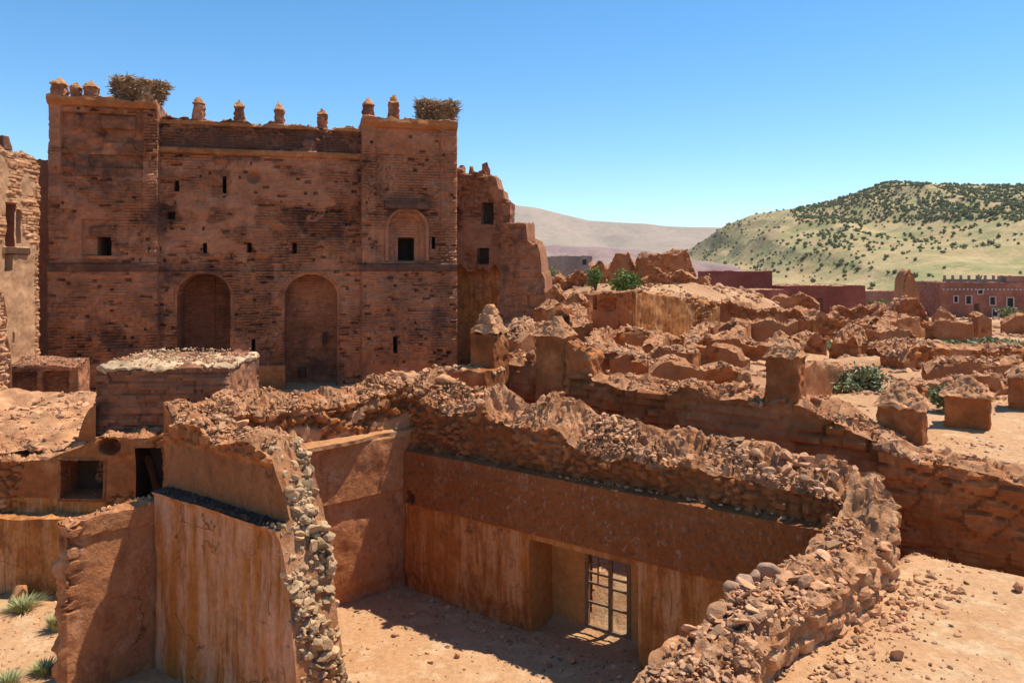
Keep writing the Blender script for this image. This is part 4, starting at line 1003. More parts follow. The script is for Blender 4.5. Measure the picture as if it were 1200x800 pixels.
ruin('ruined_wall', 'jagged red wall stump behind the green bush', 972, 35, 1006, 34, [(972, 408), (978, 395), (984, 402), (992, 404), (1000, 392), (1006, 408)], .9, seed=8, group=RG, amp=.2, jag=.25, stones_n=50, pl=.1)
ruin('ruined_wall', 'low ledge of broken wall crossing the terrace at the right', 1055, 30, 1215, 31, [(1055, 424), (1070, 412), (1100, 413), (1130, 411), (1160, 415), (1190, 411), (1215, 414)], 1.3, seed=9, group=RG, amp=.15, jag=.15, stones_n=220, pl=.1)
ruin('ruined_wall', 'second low ledge just below the first, at the right', 1085, 26, 1200, 25, [(1085, 438), (1100, 428), (1130, 430), (1165, 434), (1200, 431)], .9, seed=10, group=RG, amp=.15, jag=.12, stones_n=160, pl=.1)
ruin('ruined_wall', 'broken wall block beside the stepped wall stub', 640, 36, 690, 37, [(640, 372), (655, 362), (668, 366), (680, 378), (690, 388)], 1.3, seed=11, group=RG, amp=.16, jag=.3, stones_n=150, pl=.1)
ruin('ruined_wall', 'rubble ridge behind the stepped pinnacle', 590, 28, 650, 28, [(590, 405), (600, 396), (618, 388), (632, 398), (650, 402)], 1.2, seed=12, group=RG, amp=.16, jag=.25, stones_n=200, pl=.1)
ruin('ruined_wall', 'rubble ridge right of the wall pier', 680, 25, 745, 24, [(680, 405), (700, 414), (720, 420), (745, 432)], 1.2, seed=13, group=RG, amp=.15, jag=.2, stones_n=220, pl=.1)
for k, q in enumerate((
  ('rubble block just right of the stepped pinnacle', 606, 25, 645, 26, [(606, 412), (618, 398), (630, 392), (645, 406)], .9),
  ('short cross wall running back from the rubble ridge by the wall pier', 702, 28, 716, 37, [(702, 412), (708, 404), (716, 398)], .7),
  ('cross wall that closes the room in front of the enclosure', 770, 31, 782, 40, [(770, 418), (776, 408), (782, 400)], .8),
  ('cross wall behind the tall square post, running back to the dark red wall', 866, 33, 880, 45, [(866, 408), (873, 396), (880, 386)], .8),
  ('broken wall in the shade of the dark red wall', 838, 43, 935, 42, [(838, 394), (855, 384), (880, 388), (905, 382), (920, 390), (935, 386)], 1.0),
  ('jagged wall between the dark red wall and the flat house', 948, 47, 1000, 49, [(948, 384), (958, 374), (970, 380), (985, 376), (1000, 386)], .9),
  ('collapsed corner left of the L-shaped enclosure', 640, 46, 690, 45, [(640, 352), (650, 346), (662, 356), (675, 352), (690, 364)], 1.0),
  ('cross wall from the collapsed corner towards the wall pier', 662, 43, 676, 33, [(662, 366), (668, 374), (676, 392)], .9),
  ('crumbling wall end at the left foot of the red house', 900, 82, 960, 80, [(900, 358), (912, 350), (925, 354), (940, 350), (960, 360)], 1.6),
  ('low broken wall below the reddish rubble mound', 1010, 52, 1090, 55, [(1010, 388), (1030, 380), (1050, 386), (1068, 380), (1090, 384)], 1.2),
  ('short red wall stub right of the reddish rubble mound', 1092, 64, 1118, 63, [(1092, 376), (1100, 368), (1110, 372), (1118, 378)], 1.1),
  ('slumped wall between the green bush and the low ledges', 1030, 34, 1078, 35, [(1030, 420), (1045, 410), (1060, 414), (1078, 408)], 1.2),
  ('crumbled wall line behind the two pyramid capped posts', 1060, 22, 1190, 23, [(1060, 468), (1085, 458), (1110, 462), (1140, 454), (1165, 460), (1190, 456)], .9),
  ('wall fragment beside the tall square post', 935, 22, 985, 24, [(935, 452), (948, 440), (965, 446), (985, 440)], .9),
  ('wall line ending in the gap before the tall square post', 760, 21.5, 880, 21, [(760, 448), (790, 440), (815, 446), (850, 442), (880, 450)], .9),
  ('low wall closing the small yard left of the jagged red stump', 905, 36, 968, 37, [(905, 412), (920, 402), (940, 406), (955, 400), (968, 408)], .9),
  ('wall end standing between the dark red wall and the lower rubble walls', 812, 37, 846, 44, [(812, 404), (826, 396), (846, 388)], .8),
  ('long broken wall behind the jagged red stump', 985, 42, 1075, 44, [(985, 404), (1005, 394), (1030, 398), (1050, 391), (1075, 398)], .9),
  ('cross wall running from the long broken wall up to the rubble mounds', 1034, 45, 1050, 62, [(1034, 394), (1042, 384), (1050, 374)], .8),
  ('broken yard wall on the slope left of the lone pillar stump', 1085, 47, 1140, 46, [(1085, 392), (1100, 385), (1120, 388), (1140, 384)], .8),
  ('stub of wall in front of the collapsed corner', 612, 31, 655, 32, [(612, 400), (625, 386), (640, 390), (655, 398)], .9),
  ('wall of the sunken room nearest the wall pier', 716, 23.5, 770, 23, [(716, 440), (735, 428), (752, 434), (770, 440)], .8),
  ('short broken wall right of the gable stub', 815, 27, 872, 26, [(815, 430), (832, 420), (850, 424), (872, 430)], .8),
)):
    ruin('ruined_wall', q[0], *q[1:5], [(u_, v_ - 5) for u_, v_ in q[5]], q[6] * .75, seed=401 + 9 * k, group=RG, amp=.10, jag=.28, stones_n=90, pl=.7, hi=.18, zb=None, f=2.0)
# flat-roofed low house with a pale roof
def house(name, label, u0, Y0, u1, Y1, vt, vb, depth, mat, wins=(), door=None, roof='sand', group=None, white=False, par=.25, seed=0, zb=None):
    ln = Ln((X(u0, Y0), Y0), (X(u1, Y1), Y1)); t = thing(name, label, 'house', (*ln.at(ln.L / 2, -depth / 2), Z(vb, Y0)), group)
    zt = ln.z((u0 + u1) / 2, vt); zb = Z(vb, Y0) - 1.0 if zb is None else zb
    wr = [(ln.s(a), ln.s(c), ln.z((a + c) / 2, d), ln.z((a + c) / 2, b)) for a, b, c, d in wins]
    dr = [(ln.s(a), ln.s(c), ln.z((a + c) / 2, d), ln.z((a + c) / 2, b)) for a, b, c, d in (door or ())]
    def off(S, Z_):
        o = .03 * fbm(S * .6, Z_ * .6, 0 * S, 3, seed)
        for R in wr + dr: o = np.where(inr(S, Z_, R), -.25, o)
        return o, .5 + .3 * fbm(S * .5, Z_ * .5, 0 * S, 3, seed + 1), 0 * S
    def reg(S, Z_):
        r = np.zeros(S.shape, int)
        for k, R in enumerate(wr): r[inr(S, Z_, R)] = k + 1
        for k, R in enumerate(dr): r[inr(S, Z_, R)] = k + 31
        return r
    pr = {k + 1: ('window', M['glass']) for k in range(len(wr))}; pr.update({k + 31: ('door', M['wood']) for k in range(len(dr))})
    top = top_profile([(0, zt), (ln.L, zt)], amp=.06, f=.5, seed=seed)
    _, ob, _ = build_wall('x', '', ln, depth, zb, lambda S, W: top(S, W) - par * ((W > .06) & (W < .94) & (S > .3) & (S < ln.L - .3)), M[mat], off, reg, pr, res=.14, rough=.03, root=t, matname='wall')
    for k, R in enumerate(wr):
        if white and (k + 1) in ob:
            b = MB(); f = .07
            for cs_, cz_, hx_, hz_ in (((R[0] + R[1]) / 2, R[3] + f, (R[1] - R[0]) / 2 + 2 * f, f), ((R[0] + R[1]) / 2, R[2] - f, (R[1] - R[0]) / 2 + 2 * f, f), (R[0] - f, (R[2] + R[3]) / 2, f, (R[3] - R[2]) / 2), (R[1] + f, (R[2] + R[3]) / 2, f, (R[3] - R[2]) / 2)):
                p = ln.at(cs_, .06); b.box((p[0], p[1], cz_), hx_, .07, hz_, ln.d)
            o_ = b.build('window_frame', M['white'], ob[k + 1])
    V, Fc, T = block((*ln.at(ln.L / 2, -depth / 2), zt - par - .02), ln.L / 2 - .3, depth / 2 * .86, .06, ln.d, 1, .02, 1, 8, seed); mesh_obj('flat_roof', V, Fc, M[roof], t, tint=T)
    return t
HG = 'houses of the village'
house('flat_house', 'low half buried house with a pale flat roof below the red house', 938, 54, 992, 55, 378, 398, 5, 'red', roof='sand', group=HG, par=.03, seed=3)
house('flat_house', 'small flat roofed annex left of the red house', 880, 92, 924, 95, 340, 356, 6, 'far_red', group=HG, par=.03, seed=4)
ruin('rubble_mound', 'larger reddish rubble mound at the foot of the spire ruin', 1038, 68, 1092, 67, [(1038, 378), (1050, 360), (1062, 354), (1075, 352), (1083, 362), (1092, 384)], 2.6, seed=21, amp=.35, jag=.35, stones_n=160, pl=.0, group=RG, hi=.4, cat='ruin')
ruin('rubble_mound', 'smaller dark rubble mound just left of the spire ruin', 1026, 72, 1052, 72, [(1026, 376), (1034, 362), (1043, 358), (1052, 366)], 2.2, seed=22, amp=.3, jag=.3, stones_n=80, pl=.0, group=RG, hi=.4, cat='ruin')
ruin('spire_ruin', 'tall tapering mud spire left of a collapsed tower', 1056, 76, 1080, 76, [(1056, 360), (1058, 330), (1061, 320), (1066, 315), (1069, 319), (1073, 332), (1077, 348), (1080, 358)], 1.6, seed=23, amp=.15, jag=.1, stones_n=0, pl=.3, cat='ruin', f=.6)
ruin('ruined_wall', 'dark broken wall blocks below the red house', 975, 74, 1030, 73, [(975, 362), (985, 358), (997, 365), (1008, 358), (1018, 362), (1030, 360)], 1.4, seed=24, amp=.3, jag=.35, stones_n=60, pl=.1, group=RG)
ruin('wall_pillar', 'lone dark pillar stump on the slope before the village', 1144, 50, 1161, 50, [(1144, 374), (1150, 371), (1161, 376)], .9, seed=25, amp=.1, jag=.1, stones_n=12, pl=.2, cat='pillar')
ruin('ruined_wall', 'sloping end of a red wall at the right edge under the terraced house', 1174, 58, 1215, 57, [(1174, 380), (1190, 373), (1215, 372)], .9, seed=26, amp=.12, jag=.1, stones_n=20, pl=.5, group=RG)
# skyline row
house('block_house', 'bare grey block house on the skyline behind the small trees', 658, 112, 694, 113, 300, 324, 8, 'far_grey', group=HG, par=.02, seed=5, wins=((683, 304, 688, 310),))
ruin('ruined_wall', 'jagged red ruins between the grey house and the red tower', 690, 95, 762, 94, [(690, 312), (700, 304), (712, 312), (722, 300), (738, 298), (745, 306), (752, 300), (762, 310)], 2.5, seed=27, amp=.5, jag=.8, stones_n=50, pl=.1, group=RG, res=.14, hi=.5)
ruin('ruined_tower', 'broad broken red tower on the skyline over the mound', 758, 90, 816, 91, [(758, 306), (764, 298), (775, 296), (795, 297), (803, 295), (808, 306), (816, 322)], 4, seed=28, amp=.4, jag=.4, stones_n=60, pl=.0, cat='ruin', res=.14, hi=.5)
ruin('ruined_wall', 'small dark wall fragments on the mound beside the trees', 645, 72, 688, 72, [(645, 326), (655, 318), (664, 326), (676, 322), (688, 326)], 1.5, seed=29, amp=.4, jag=.6, stones_n=50, pl=.1, group=RG, hi=.4)
ruin('ruined_wall', 'low dark red fragments under the broken red tower', 742, 78, 832, 76, [(742, 330), (755, 322), (770, 318), (782, 324), (800, 320), (815, 326), (832, 328)], 1.5, seed=30, amp=.35, jag=.5, stones_n=90, pl=.1, group=RG, hi=.45)
house('long_house', 'long low dark red house right of the broken tower', 820, 108, 905, 106, 318, 338, 8, 'far_red', group=HG, par=.03, seed=6)
house('red_house', 'flat roofed red plastered house with a blue door', 919, 104, 1014, 106, 335, 366, 9, 'far_red', wins=(), door=((954, 349, 964, 366),), group=HG, par=.1, seed=7)
house('pale_house', 'small pale house beside the red house', 1014, 112, 1052, 113, 341, 356, 7, 'far_pink', group=HG, par=.05, seed=8)
hw = [(1132, 347, 1138, 356), (1146, 340, 1151, 344), (1160, 348, 1166, 357), (1163, 362, 1170, 370), (1180, 349, 1187, 360), (1118, 347, 1122, 354)]
t = house('terraced_house', 'two storey pink village house with white framed windows', 1102, 108, 1216, 106, 331, 378, 10, 'far_brick', wins=hw, door=((1142, 356, 1148, 374),), group=HG, white=True, par=.2, seed=9)
b = MB()
lnh = Ln((X(1102, 108), 108), (X(1216, 106), 106))
for k in range(26):
    p = lnh.at(.4 + k * .52, .02); b.box((p[0], p[1], lnh.z(1150, 339)), .13, .08, .13, lnh.d)
b.build('cornice_blocks', M['white'], t)
b = MB(); p = lnh.at(lnh.L * .42, -1.2); b.box((p[0], p[1], lnh.z(1150, 331)), lnh.L * .36, .08, .45, lnh.d)
for k in range(9): p = lnh.at(lnh.L * .08 + k * lnh.L * .085, -1.2); b.box((p[0], p[1], lnh.z(1150, 329)), .14, .14, .75, lnh.d)
b.build('roof_parapet', M['far_grey'], t)
b = MB(); p = lnh.at(lnh.s(1195), -1.6); b.box((p[0], p[1], lnh.z(1195, 331)), 1.6, 1.4, .9, lnh.d); b.build('roof_room', M['far_pink'], t)

# leaning slab of pale plaster by the gable stub
t = thing('leaning_slab', 'pale plaster slab leaning against the broken gable stub', 'slab', (X(757, 24.8), 24.8, 4.2))
Yq = 24.6; a_ = np.array([X(744, Yq), Yq, Z(440, Yq)]); b_ = np.array([X(764, Yq), Yq + .3, Z(416, Yq)])
bb = MB(); n_ = np.array([.1, -.35, .05]); w_ = np.array([.22, .5, 0.])
bb.add([a_, a_ + w_, b_ + w_, b_, a_ + n_ * .3 + [.03, 0, .06], a_ + w_ + [-.05, 0, .08], b_ + w_ + [-.05, 0, .1], b_ + n_ * .3 + [-.05, 0, .08]], [(3, 2, 1, 0), (4, 5, 6, 7), (0, 1, 5, 4), (1, 2, 6, 5), (2, 3, 7, 6), (3, 0, 4, 7)])
bb.build('plaster_face', M['pink'], t)

# ================================================================== HILLS
def hill(name, label, crest, Yc, Yf, zf, mat, ramp=1.3, nx=260, ny=110, amp=6., fr=.01, seed=0, back=1.6, gul=0.):
    """a hill whose skyline passes through the measured points; crest at distance Yc(u), foot at Yf"""
    us = np.linspace(crest[0][0], crest[-1][0], nx); vs = np.interp(us, [c[0] for c in crest], [c[1] for c in crest])
    yc = np.interp(us, [c[0] for c in crest], [c[2] for c in crest]) if len(crest[0]) > 2 else np.full(nx, Yc)
    t = np.concatenate([np.linspace(0, 1, ny), 1 + (back - 1) * np.linspace(0, 1, 24)[1:]])
    TT = t[None, :]; xd = ((us - 600) / F)[:, None]; zc = (CH - (vs - HZ) / F * yc)[:, None]
    Y = Yf + (yc[:, None] - Yf) * TT; Xx = xd * (yc[:, None] * .55 + .45 * Y)   # ridges run outwards, not along the sight lines
    prof = np.where(TT <= 1, np.clip(TT, 0, 1) ** ramp, 1 - (TT - 1) / (back - 1) * .9)
    z = zf + (zc - zf) * prof
    env = np.clip(TT, 0, 1) * np.clip(np.abs(1 - TT) * 6, .12, 1)
    z = z + amp * env * fbm(Xx * fr, Y * fr, 0 * Y, 5, seed)
    if gul: z = z - gul * env * np.abs(fbm(Xx * fr * 2.4, Y * fr * .7, 0 * Y, 3, seed + 5)) 
    V = np.stack([Xx, Y, z], -1); i = np.arange(V.shape[0] * V.shape[1]).reshape(V.shape[:2])
    q = np.stack([i[:-1, :-1], i[1:, :-1], i[1:, 1:], i[:-1, 1:]], -1).reshape(-1, 4)
    o = mesh_obj(name, V.reshape(-1, 3), q, mat, loc=(0, 0, 0), smooth=60)
    tag(o, label, kind='structure'); return V
def hillmat(name, a, b, g, gs, gl=.5, bump=1.):
    m, nt, bs = new_mat(name); N = NT(nt); p = N.pos()
    c = N.mix(N.ramp(N.noise(p, gs * .4, 5), .38, .62), a, b); c = N.mix(N.ramp(N.noise(p, gs, 7, .7), gl, gl + .14, 0, .8), c, g)
    f = N.val(N.ramp(N.noise(p, gs * 14, 6, .8), .3, .7, .75, 1.2)); c = N.mix(1.0, c, f, 'MULTIPLY')
    nt.links.new(c, bs.inputs['Base Color']); N.bump(bs, [(N.noise(p, gs * 5, 6), 2. * bump, .6)]); return m
M['hill'] = hillmat('dry_hill', (.45, .325, .16), (.39, .262, .122), (.24, .23, .09), .05, .44)
M['hill2'] = hillmat('far_hill', (.36, .26, .18), (.31, .23, .165), (.25, .22, .14), .004, .5)
M['hill3'] = hillmat('purple_slope', (.26, .16, .145), (.31, .22, .175), (.22, .135, .14), .02, .5)
hill('hills', 'far bare hills fading under the sky', [(200, 262), (430, 246), (560, 240), (600, 238), (625, 241), (650, 247), (690, 256), (740, 259), (790, 262), (830, 263), (900, 266), (1100, 270)], 2600, 900, -10, M['hill2'], amp=45, fr=.0016, seed=3, gul=50)
hill('slope', 'purple brown bank before the far hills', [(560, 290), (620, 289), (650, 287), (690, 289), (720, 291), (760, 295), (800, 302), (860, 312)], 420, 240, -4, M['hill3'], amp=4, fr=.014, seed=4, gul=5)
HV = hill('hill', 'pale dry hill dotted with junipers on the right', [(740, 306, 900), (780, 300, 850), (800, 296, 800), (822, 282, 750), (840, 269, 700), (850, 263, 690), (880, 252, 650), (915, 246, 620), (960, 238, 600), (1000, 227, 580), (1025, 217, 570), (1045, 212, 560), (1080, 214, 560), (1130, 215, 560), (1200, 216, 560), (1300, 214, 560), (1500, 222, 560)],
          600, 150, -2, M['hill'], ramp=1.1, amp=6, fr=.012, seed=5, gul=8, ny=150)
# a hill is sampled for its trees
def hill_pt(u, t):
    nx = HV.shape[0]; fi = (u - 740) / (1500 - 740) * (nx - 1); k = int(np.clip(fi, 0, nx - 2)); f = fi - k
    j = t * 149; m = int(np.clip(j, 0, 148)); g = j - m
    a = HV[k, m] * (1 - f) + HV[k + 1, m] * f; b = HV[k, m + 1] * (1 - f) + HV[k + 1, m + 1] * f
    return a * (1 - g) + b * g
# ================================================================== PLANTS
def leaves(n, R, H, lo, hi, seed, clumps=9, z0=0., spread=.75, up=.3):
    """leaf clumps spread through a crown: many small folded quads"""
    r = np.random.default_rng(seed)
    cc = r.normal(size=(clumps, 3)); cc /= np.linalg.norm(cc, axis=1, keepdims=True); cc *= (r.random((clumps, 1)) ** .5) * spread
    k = r.integers(0, clumps, n); p = cc[k] + r.normal(0, .24, (n, 3))
    P = p * [R, R, H / 2] + [0, 0, z0 + H / 2]; P[:, 2] = np.maximum(P[:, 2], z0 * .5)
    d = r.normal(size=(n, 3)); d[:, 2] = d[:, 2] * .7 + up; d /= np.linalg.norm(d, axis=1, keepdims=True)
    e = np.cross(d, r.normal(size=(n, 3))); e /= np.linalg.norm(e, axis=1, keepdims=True)
    s = r.uniform(lo, hi, n)[:, None]; a = P - d * s; b = P + e * s * .45; c = P + d * s; q = P - e * s * .45
    V = np.stack([a, b, c, q], 1).reshape(-1, 3); Fc = np.arange(4 * n).reshape(n, 4)
    T = np.repeat(np.clip(.5 + .25 * r.normal(size=n) + .25 * (hash2(k, k * 0, seed) - .5), 0, 1), 4)
    return V, Fc, T
def tree(name, label, u, vb, Y, h, R, seed, mat='leaf', group=None, z=None, n=1500):
    x = X(u, Y); z = float(ground(x, Y)) - .05 if z is None else z
    t = thing(name, label, 'tree', (x, Y, z), group)
    r = np.random.default_rng(seed); b = MB()
    for k in range(4):
        q = np.array([x + r.uniform(-.5, .5) * R, Y + r.uniform(-.5, .5) * R, z + h * r.uniform(.5, .7)]); m = (np.array([x, Y, z]) + q) / 2 + r.normal(0, .06 * R, 3)
        b.bar((x, Y, z), m, .075 * h / 2.5, .05 * h / 2.5, 6); b.bar(m, q, .05 * h / 2.5, .02, 6)
    b.build('trunk', M['bark'], t, smooth=60)
    V, Fc, T = leaves(n, R, h * .78, .06 * R + .04, .11 * R + .05, seed, 14, h * .25); V = V + [x, Y, z]
    mesh_obj('crown', V, Fc, M[mat], t, tint=T)
TG = 'small trees on the mound'
tree('fruit_tree', 'largest round green tree with bare legs of trunk on the mound', 734, 341, 62, 2.7, 1.35, 301, group=TG)
tree('fruit_tree', 'slim green tree left of the largest one on the mound', 697, 338, 66, 2.4, .75, 302, group=TG)
tree('fruit_tree', 'bright green tree beside the stepped wall stub', 643, 326, 75, 2.2, 1.1, 303, group=TG)
def bush(name, label, u, Y, R, H, seed, mat='bush', group=None, n=900, dx=0, cat='bush', lo=.05, hi=.11, clumps=8, z=None):
    x = X(u, Y); z = float(ground(x, Y)) - .03 if z is None else z
    V, Fc, T = leaves(n, R, H, lo, hi, seed, clumps, 0., .85, .6); V = V + [x, Y, z]
    o = mesh_obj(name, V, Fc, M[mat], None, tint=T, loc=(x, Y, z)); return tag(o, label, cat, group)
bush('green_bush', 'wide green bush spreading below the jagged red stump', 1002, 23.5, .85, .85, 311, n=1800)
bush('green_bush', 'small green bush between the two pyramid capped posts', 1102, 20.5, .42, .8, 312, n=700)
bush('green_bush', 'round dark bush by the small pale house', 1026, 106, 1.3, 2.6, 313, 'leaf', n=500, lo=.15, hi=.3)
bush('green_bush', 'bright green bush in front of the terraced house', 1183, 98, 2.0, 1.6, 314, 'bush', n=500, lo=.15, hi=.3)
for k, (u, Y, R) in enumerate(((1098, 41, 1.6), (1130, 40.5, 1.5), (1152, 41, 1.4), (1178, 40, 1.3), (965, 41, .9), (1118, 58, 1.2))):
    bush('weed_patch', ('green weeds at the start of the strip of low plants', 'green weeds second along the strip of low plants', 'taller green weeds in the middle of the strip of low plants', 'yellowish weeds at the end of the strip by the right edge', 'dry green weeds behind the jagged red stump', 'faint green weeds on the slope under the pillar stump')[k],
         u, Y, R, .5, 320 + k, 'grassy' if k > 2 else 'bush', 'weeds on the open ground', 520, cat='weeds', lo=.08, hi=.18)
def tuft(label, u, v, seed, R, H, n=260, zz=0.):
    Y = (CH - zz) * F / (v - HZ); x = X(u, Y); z = float(ground(x, Y)) - .02
    r = np.random.default_rng(seed); th = r.uniform(0, 2 * PI, n); rad = R * .5 * r.random(n); l = H * r.uniform(.5, 1.1, n); ln = r.uniform(.2, .9, n)
    p = np.stack([rad * np.cos(th), rad * np.sin(th), 0 * th], 1); tip = p + np.stack([np.cos(th) * ln * R, np.sin(th) * ln * R, l], 1); m = p * .5 + tip * .5 + np.stack([0 * l, 0 * l, l * .15], 1)
    w = np.stack([-np.sin(th), np.cos(th), 0 * th], 1) * .008
    V = np.stack([p - w, p + w, m + w, m - w, m - w, m + w, tip + w * .1, tip - w * .1], 1).reshape(-1, 3) + [x, Y, z]
    o = mesh_obj('grass_tuft', V, np.arange(8 * n).reshape(-1, 4), M['grassy'], None, tint=np.repeat(r.random(n), 8), loc=(x, Y, z)); tag(o, label, 'grass tuft', 'grass tufts in the left court')
tuft('green grass tuft beside the short stub wall', 68, 737, 331, .30, .36, 300)
tuft('grass tuft in the open sand at the lower left', 52, 785, 332, .32, .26, 280)
tuft('thin grass around the pale boulder at the foot of the orange wall', 26, 712, 333, .5, .28, 300)
tuft('dry tuft in the bottom left corner of the sand', 8, 800, 334, .35, .25, 200)
# junipers on the hill
def canopy(seed, R, H):
    V, Fc, T = leaves(70, R, H, .30 * R, .55 * R, seed, 7, 0., .7, .2)
    I, Fi = ICO[1]; core = I * [R * .7, R * .7, H * .42] + [0, 0, H * .45]; core = core + .12 * R * fbm(core * 1.0 @ np.array([1, 0, 0]) * 2, core[:, 1] * 2, core[:, 2] * 2, 2, seed)[:, None] * I
    q = np.column_stack([Fi, Fi[:, 2]])
    tri = np.vstack([np.column_stack([Fc[:, 0], Fc[:, 1], Fc[:, 2]]), np.column_stack([Fc[:, 0], Fc[:, 2], Fc[:, 3]])])
    return np.vstack([V, core]), np.vstack([tri, Fi + len(V)]), np.concatenate([T, np.full(len(core), .35)])
r_ = np.random.default_rng(401)
cand = []
for _ in range(60000):
    u = r_.uniform(770, 1290); t = r_.random() ** .8
    p = hill_pt(u, t); v = HZ + (CH - p[2]) * F / p[1]; uu = 600 + F * p[0] / p[1]
    if uu < 790 or uu > 1240: continue
    dn = fbm(np.array([p[0] * .012]), np.array([p[1] * .012]), np.array([0.]), 3, 77)[0]
    low = np.interp(uu, [800, 880, 950, 1020, 1240], [300, 252, 262, 262, 258])          # lower edge of the wooded crest
    if v < low and uu > 930 and v < 262: pr = (1.0 + .5 * dn) * (1.0 if v > 226 else .6) if t < .985 else .7
    elif uu < 1000 and 262 < v < 320: pr = .24 if dn > .05 else .05
    else: pr = .15 if dn > .12 else .035
    if r_.random() < pr: cand.append((p, v, uu, t))
    if len(cand) > 4600: break
ind = sorted(cand, key=lambda c: c[0][1])
near = ind[:290]; rest = ind[290:]
protos = {}
for kind, mat, n_ in (('juniper', 'juniper', 4), ('scrub_oak', 'olive', 3)):
    protos[kind] = []
    for k in range(n_):
        V, Fc, T = canopy(500 + k + (50 if kind == 'scrub_oak' else 0), 1.0, 1.7)
        o = mesh_obj(kind, V, Fc, M[mat], None, tint=T, loc=(0, 0, 0)); protos[kind].append(o)
used = set()
for k, (p, v, uu, t) in enumerate(near):
    kind = 'juniper' if (hash2(np.array([k]), np.array([3]))[0] < .55) else 'scrub_oak'
    pr = protos[kind][k % len(protos[kind])]
    o = pr if pr.name not in used else pr.copy()
    if pr.name in used: COL.objects.link(o)
    used.add(pr.name)
    s = .45 + .75 * r_.random() ** 1.7; o.location = (p[0], p[1], p[2] - .2 * s); o.scale = (s, s, s * r_.uniform(.8, 1.15)); o.rotation_euler = (0, 0, r_.uniform(0, 6.28))
    tag(o, 'small dark green juniper dotted on the pale hillside' if kind == 'juniper' else 'small olive green scrub bush dotted on the pale hillside', 'tree' if kind == 'juniper' else 'bush', 'junipers on the hillside' if kind == 'juniper' else 'scrub on the hillside')
for L_ in protos.values():
    for o in L_:
        if o.name not in used: bpy.data.objects.remove(o)
Vs, Fs, Ts, k = [], [], [], 0
lib = [canopy(600 + i, 1., 1.7) for i in range(6)]
for j, (p, v, uu, t) in enumerate(rest):
    V, Fc, T = lib[j % 6]; s = .55 + .8 * r_.random() ** 1.5; a = r_.uniform(0, 6.28); R_ = np.array([[math.cos(a), -math.sin(a), 0], [math.sin(a), math.cos(a), 0], [0, 0, 1]])
    Vs.append((V * s) @ R_.T + p - [0, 0, .2 * s]); Fs.append(Fc + k); Ts.append(np.clip(T + r_.uniform(-.2, .2), 0, 1)); k += len(V)
wo = mesh_obj('far_woodland', np.vstack(Vs), np.vstack(Fs), M['juniper'], None, tint=np.concatenate(Ts), loc=(0, 0, 0)); tag(wo, 'open juniper woodland covering the crest of the right hill', 'woodland', kind='stuff')

# ================================================================== LOOSE STONES
def gz(p): return ground(p[:, 0], p[:, 1])
r_ = np.random.default_rng(701)
# pebbles over the sand in front, in the room and on the terrace
n = 26000; P = np.column_stack([r_.uniform(-13, 13, n), r_.uniform(7.5, 21, n)]); P = P[(fbm(P[:, 0] * .6, P[:, 1] * .6, 0 * P[:, 0], 4, 71) + .35 * r_.normal(size=n)) > .12]; n = len(P)
V, Fc, T = stones(np.column_stack([P, gz(P) + .004]), .007 + .055 * r_.random(n) ** 6, 0, 702)
g_ = mesh_obj('gravel', V, Fc, M['stone'], None, tint=T, loc=(0, 0, 0)); tag(g_, 'scattered pebbles on the sandy ground', 'gravel', kind='stuff')
# rubble lying over the ruined quarter
n = 17000; uu = r_.uniform(560, 1260, n); yy = 19 + 70 * r_.random(n) ** 1.6; P = np.column_stack([X(uu, yy), yy])
den = fbm(P[:, 0] * .25, P[:, 1] * .25, 0 * yy, 3, 88); dE = -((P[:, 0] - LE.p0[0]) * LE.n[0] + (P[:, 1] - LE.p0[1]) * LE.n[1])
keep = (den > np.where(P[:, 0] > yy * .42, .12, -.12)) & (dE > .6); P = P[keep]; yk = yy[keep]
V, Fc, T = stones(np.column_stack([P, gz(P)]), (.04 + .26 * r_.random(len(P)) ** 3) * (.5 + yk / 60), 1, 703)
g_ = mesh_obj('rubble', V, Fc, M['stone'], None, tint=T, loc=(0, 0, 0)); tag(g_, 'rubble strewn over the ruined quarter', 'rubble', kind='stuff')
# stony strip along the foot of the right wall and fallen bits in the room
P = []; 
for _ in range(700):
    s = r_.uniform(0, 9); d_ = abs(r_.normal(0, .35)); q = LR.at(s, .1 + d_); P.append(q)
for _ in range(500):
    s = r_.uniform(0, 10); d_ = abs(r_.normal(0, .7)); P.append(L1.at(s, .05 + d_))
for _ in range(250): P.append(LFx.at(r_.uniform(0, 7), .1 + abs(r_.normal(0, .3))))
P = np.array(P); V, Fc, T = stones(np.column_stack([P, gz(P) + .01]), .02 + .09 * r_.random(len(P)) ** 4, 1, 704)
g_ = mesh_obj('debris', V, Fc, M['stone'], None, tint=T, loc=(0, 0, 0)); tag(g_, 'small fallen stones along the feet of the walls', 'debris', kind='stuff')
def rock(label, u, v, zz, size, seed, mat='stone', flat=(.7, .9), tilt=.6, z=None, name='rock'):
    Y = (CH - zz) * F / (v - HZ); x = X(u, Y); z = float(ground(x, Y)) if z is None else z
    V, Fc, T = stones([(x, Y, z + size * .45)], [size], 2, seed, flat, tilt); o = mesh_obj(name, V, Fc, M[mat], None, tint=T * 0 + .6, loc=(x, Y, z), smooth=25); tag(o, label, 'rock', None)
rock('pale upright boulder at the foot of the orange base wall', 21, 703, 0, .30, 711, 'pink', (1.0, 1.2))
rock('dark reddish rock on the terrace at the right edge', 1192, 735, 2.6, .13, 712)
rock('brown rock at the bottom edge of the terrace', 1052, 800, 2.9, .11, 713)
rock('dark stone lying in the shade of the alcove', 672, 778, 0, .13, 714)
rock('small pale stone on the shaded floor of the room', 535, 772, 0, .09, 715, 'pink')

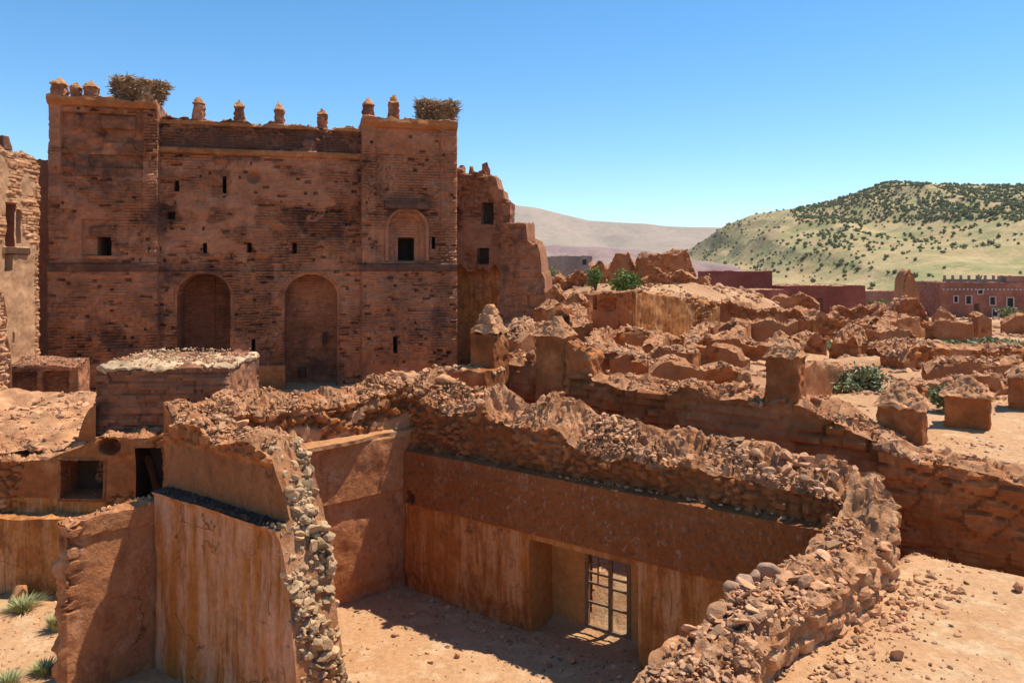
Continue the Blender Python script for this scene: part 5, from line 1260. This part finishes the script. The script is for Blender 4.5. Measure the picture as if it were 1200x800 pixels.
# ================================================================== AIR
hm = bpy.data.materials.new('air'); hm.use_nodes = True; hn = hm.node_tree
hn.nodes.remove(hn.nodes['Principled BSDF']); pv = hn.nodes.new('ShaderNodeVolumePrincipled')
pv.inputs['Color'].default_value = (.80, .88, 1, 1); pv.inputs['Density'].default_value = .00007; pv.inputs['Anisotropy'].default_value = .2
hn.links.new(pv.outputs[0], hn.nodes['Material Output'].inputs['Volume'])
b = MB(); zlo = float(min(GZ.min(), HV[..., 2].min())) - 60; b.box((0, 0, (300 + zlo) / 2), GX.max() + 50, GY.max() + 50 if GY.max() > -GY.min() else -GY.min() + 50, (300 - zlo) / 2)
hz_o = b.build('haze', hm, loc=(0, 0, 0)); tag(hz_o, 'thin summer haze over the valley', 'haze', kind='stuff')
# ================================================================== SUN, SKY, CAMERA
AZ = math.radians(22); EL = math.radians(65.5)      # the sun stands to the right and a little behind the ruins
sd = np.array([math.cos(AZ) * math.cos(EL), math.sin(AZ) * math.cos(EL), math.sin(EL)])
sun = bpy.data.lights.new('sun', 'SUN'); sun.energy = 5.0; sun.angle = math.radians(.53); sun.color = (1, .93, .82)
so = bpy.data.objects.new('sun', sun); COL.objects.link(so)
from mathutils import Vector
so.rotation_euler = Vector(sd).to_track_quat('Z', 'Y').to_euler(); so.location = (10, 10, 60)
W_ = bpy.data.worlds.new('World'); SC.world = W_; W_.use_nodes = True; nt = W_.node_tree
bg = nt.nodes['Background']; sk = nt.nodes.new('ShaderNodeTexSky'); sk.sky_type = 'NISHITA'; sk.sun_disc = False
sk.sun_elevation = EL; sk.sun_rotation = PI / 2 - AZ; sk.altitude = 1800; sk.air_density = 1.0; sk.dust_density = .1; sk.ozone_density = 1.6
hs_ = nt.nodes.new('ShaderNodeHueSaturation'); hs_.inputs['Saturation'].default_value = 1.28; hs_.inputs['Hue'].default_value = .493
nt.links.new(sk.outputs[0], hs_.inputs['Color']); nt.links.new(hs_.outputs[0], bg.inputs['Color']); bg.inputs['Strength'].default_value = .15
cam = bpy.data.cameras.new('camera'); co = bpy.data.objects.new('camera', cam); COL.objects.link(co); SC.camera = co
co.location = (0, 0, CH); co.rotation_euler = (PI / 2, 0, 0)
cam.sensor_width = 36; cam.lens = F / 1200 * 36; cam.shift_y = -(400 - HZ) / 1200; cam.clip_end = 20000; cam.clip_start = .1
vs = SC.view_settings; vs.view_transform = 'Standard'; vs.look = 'None'; vs.gamma = 1; vs.exposure = 0.4; vs.use_curve_mapping = False
for o in bpy.data.objects:
    if '_org' in o: del o['_org']
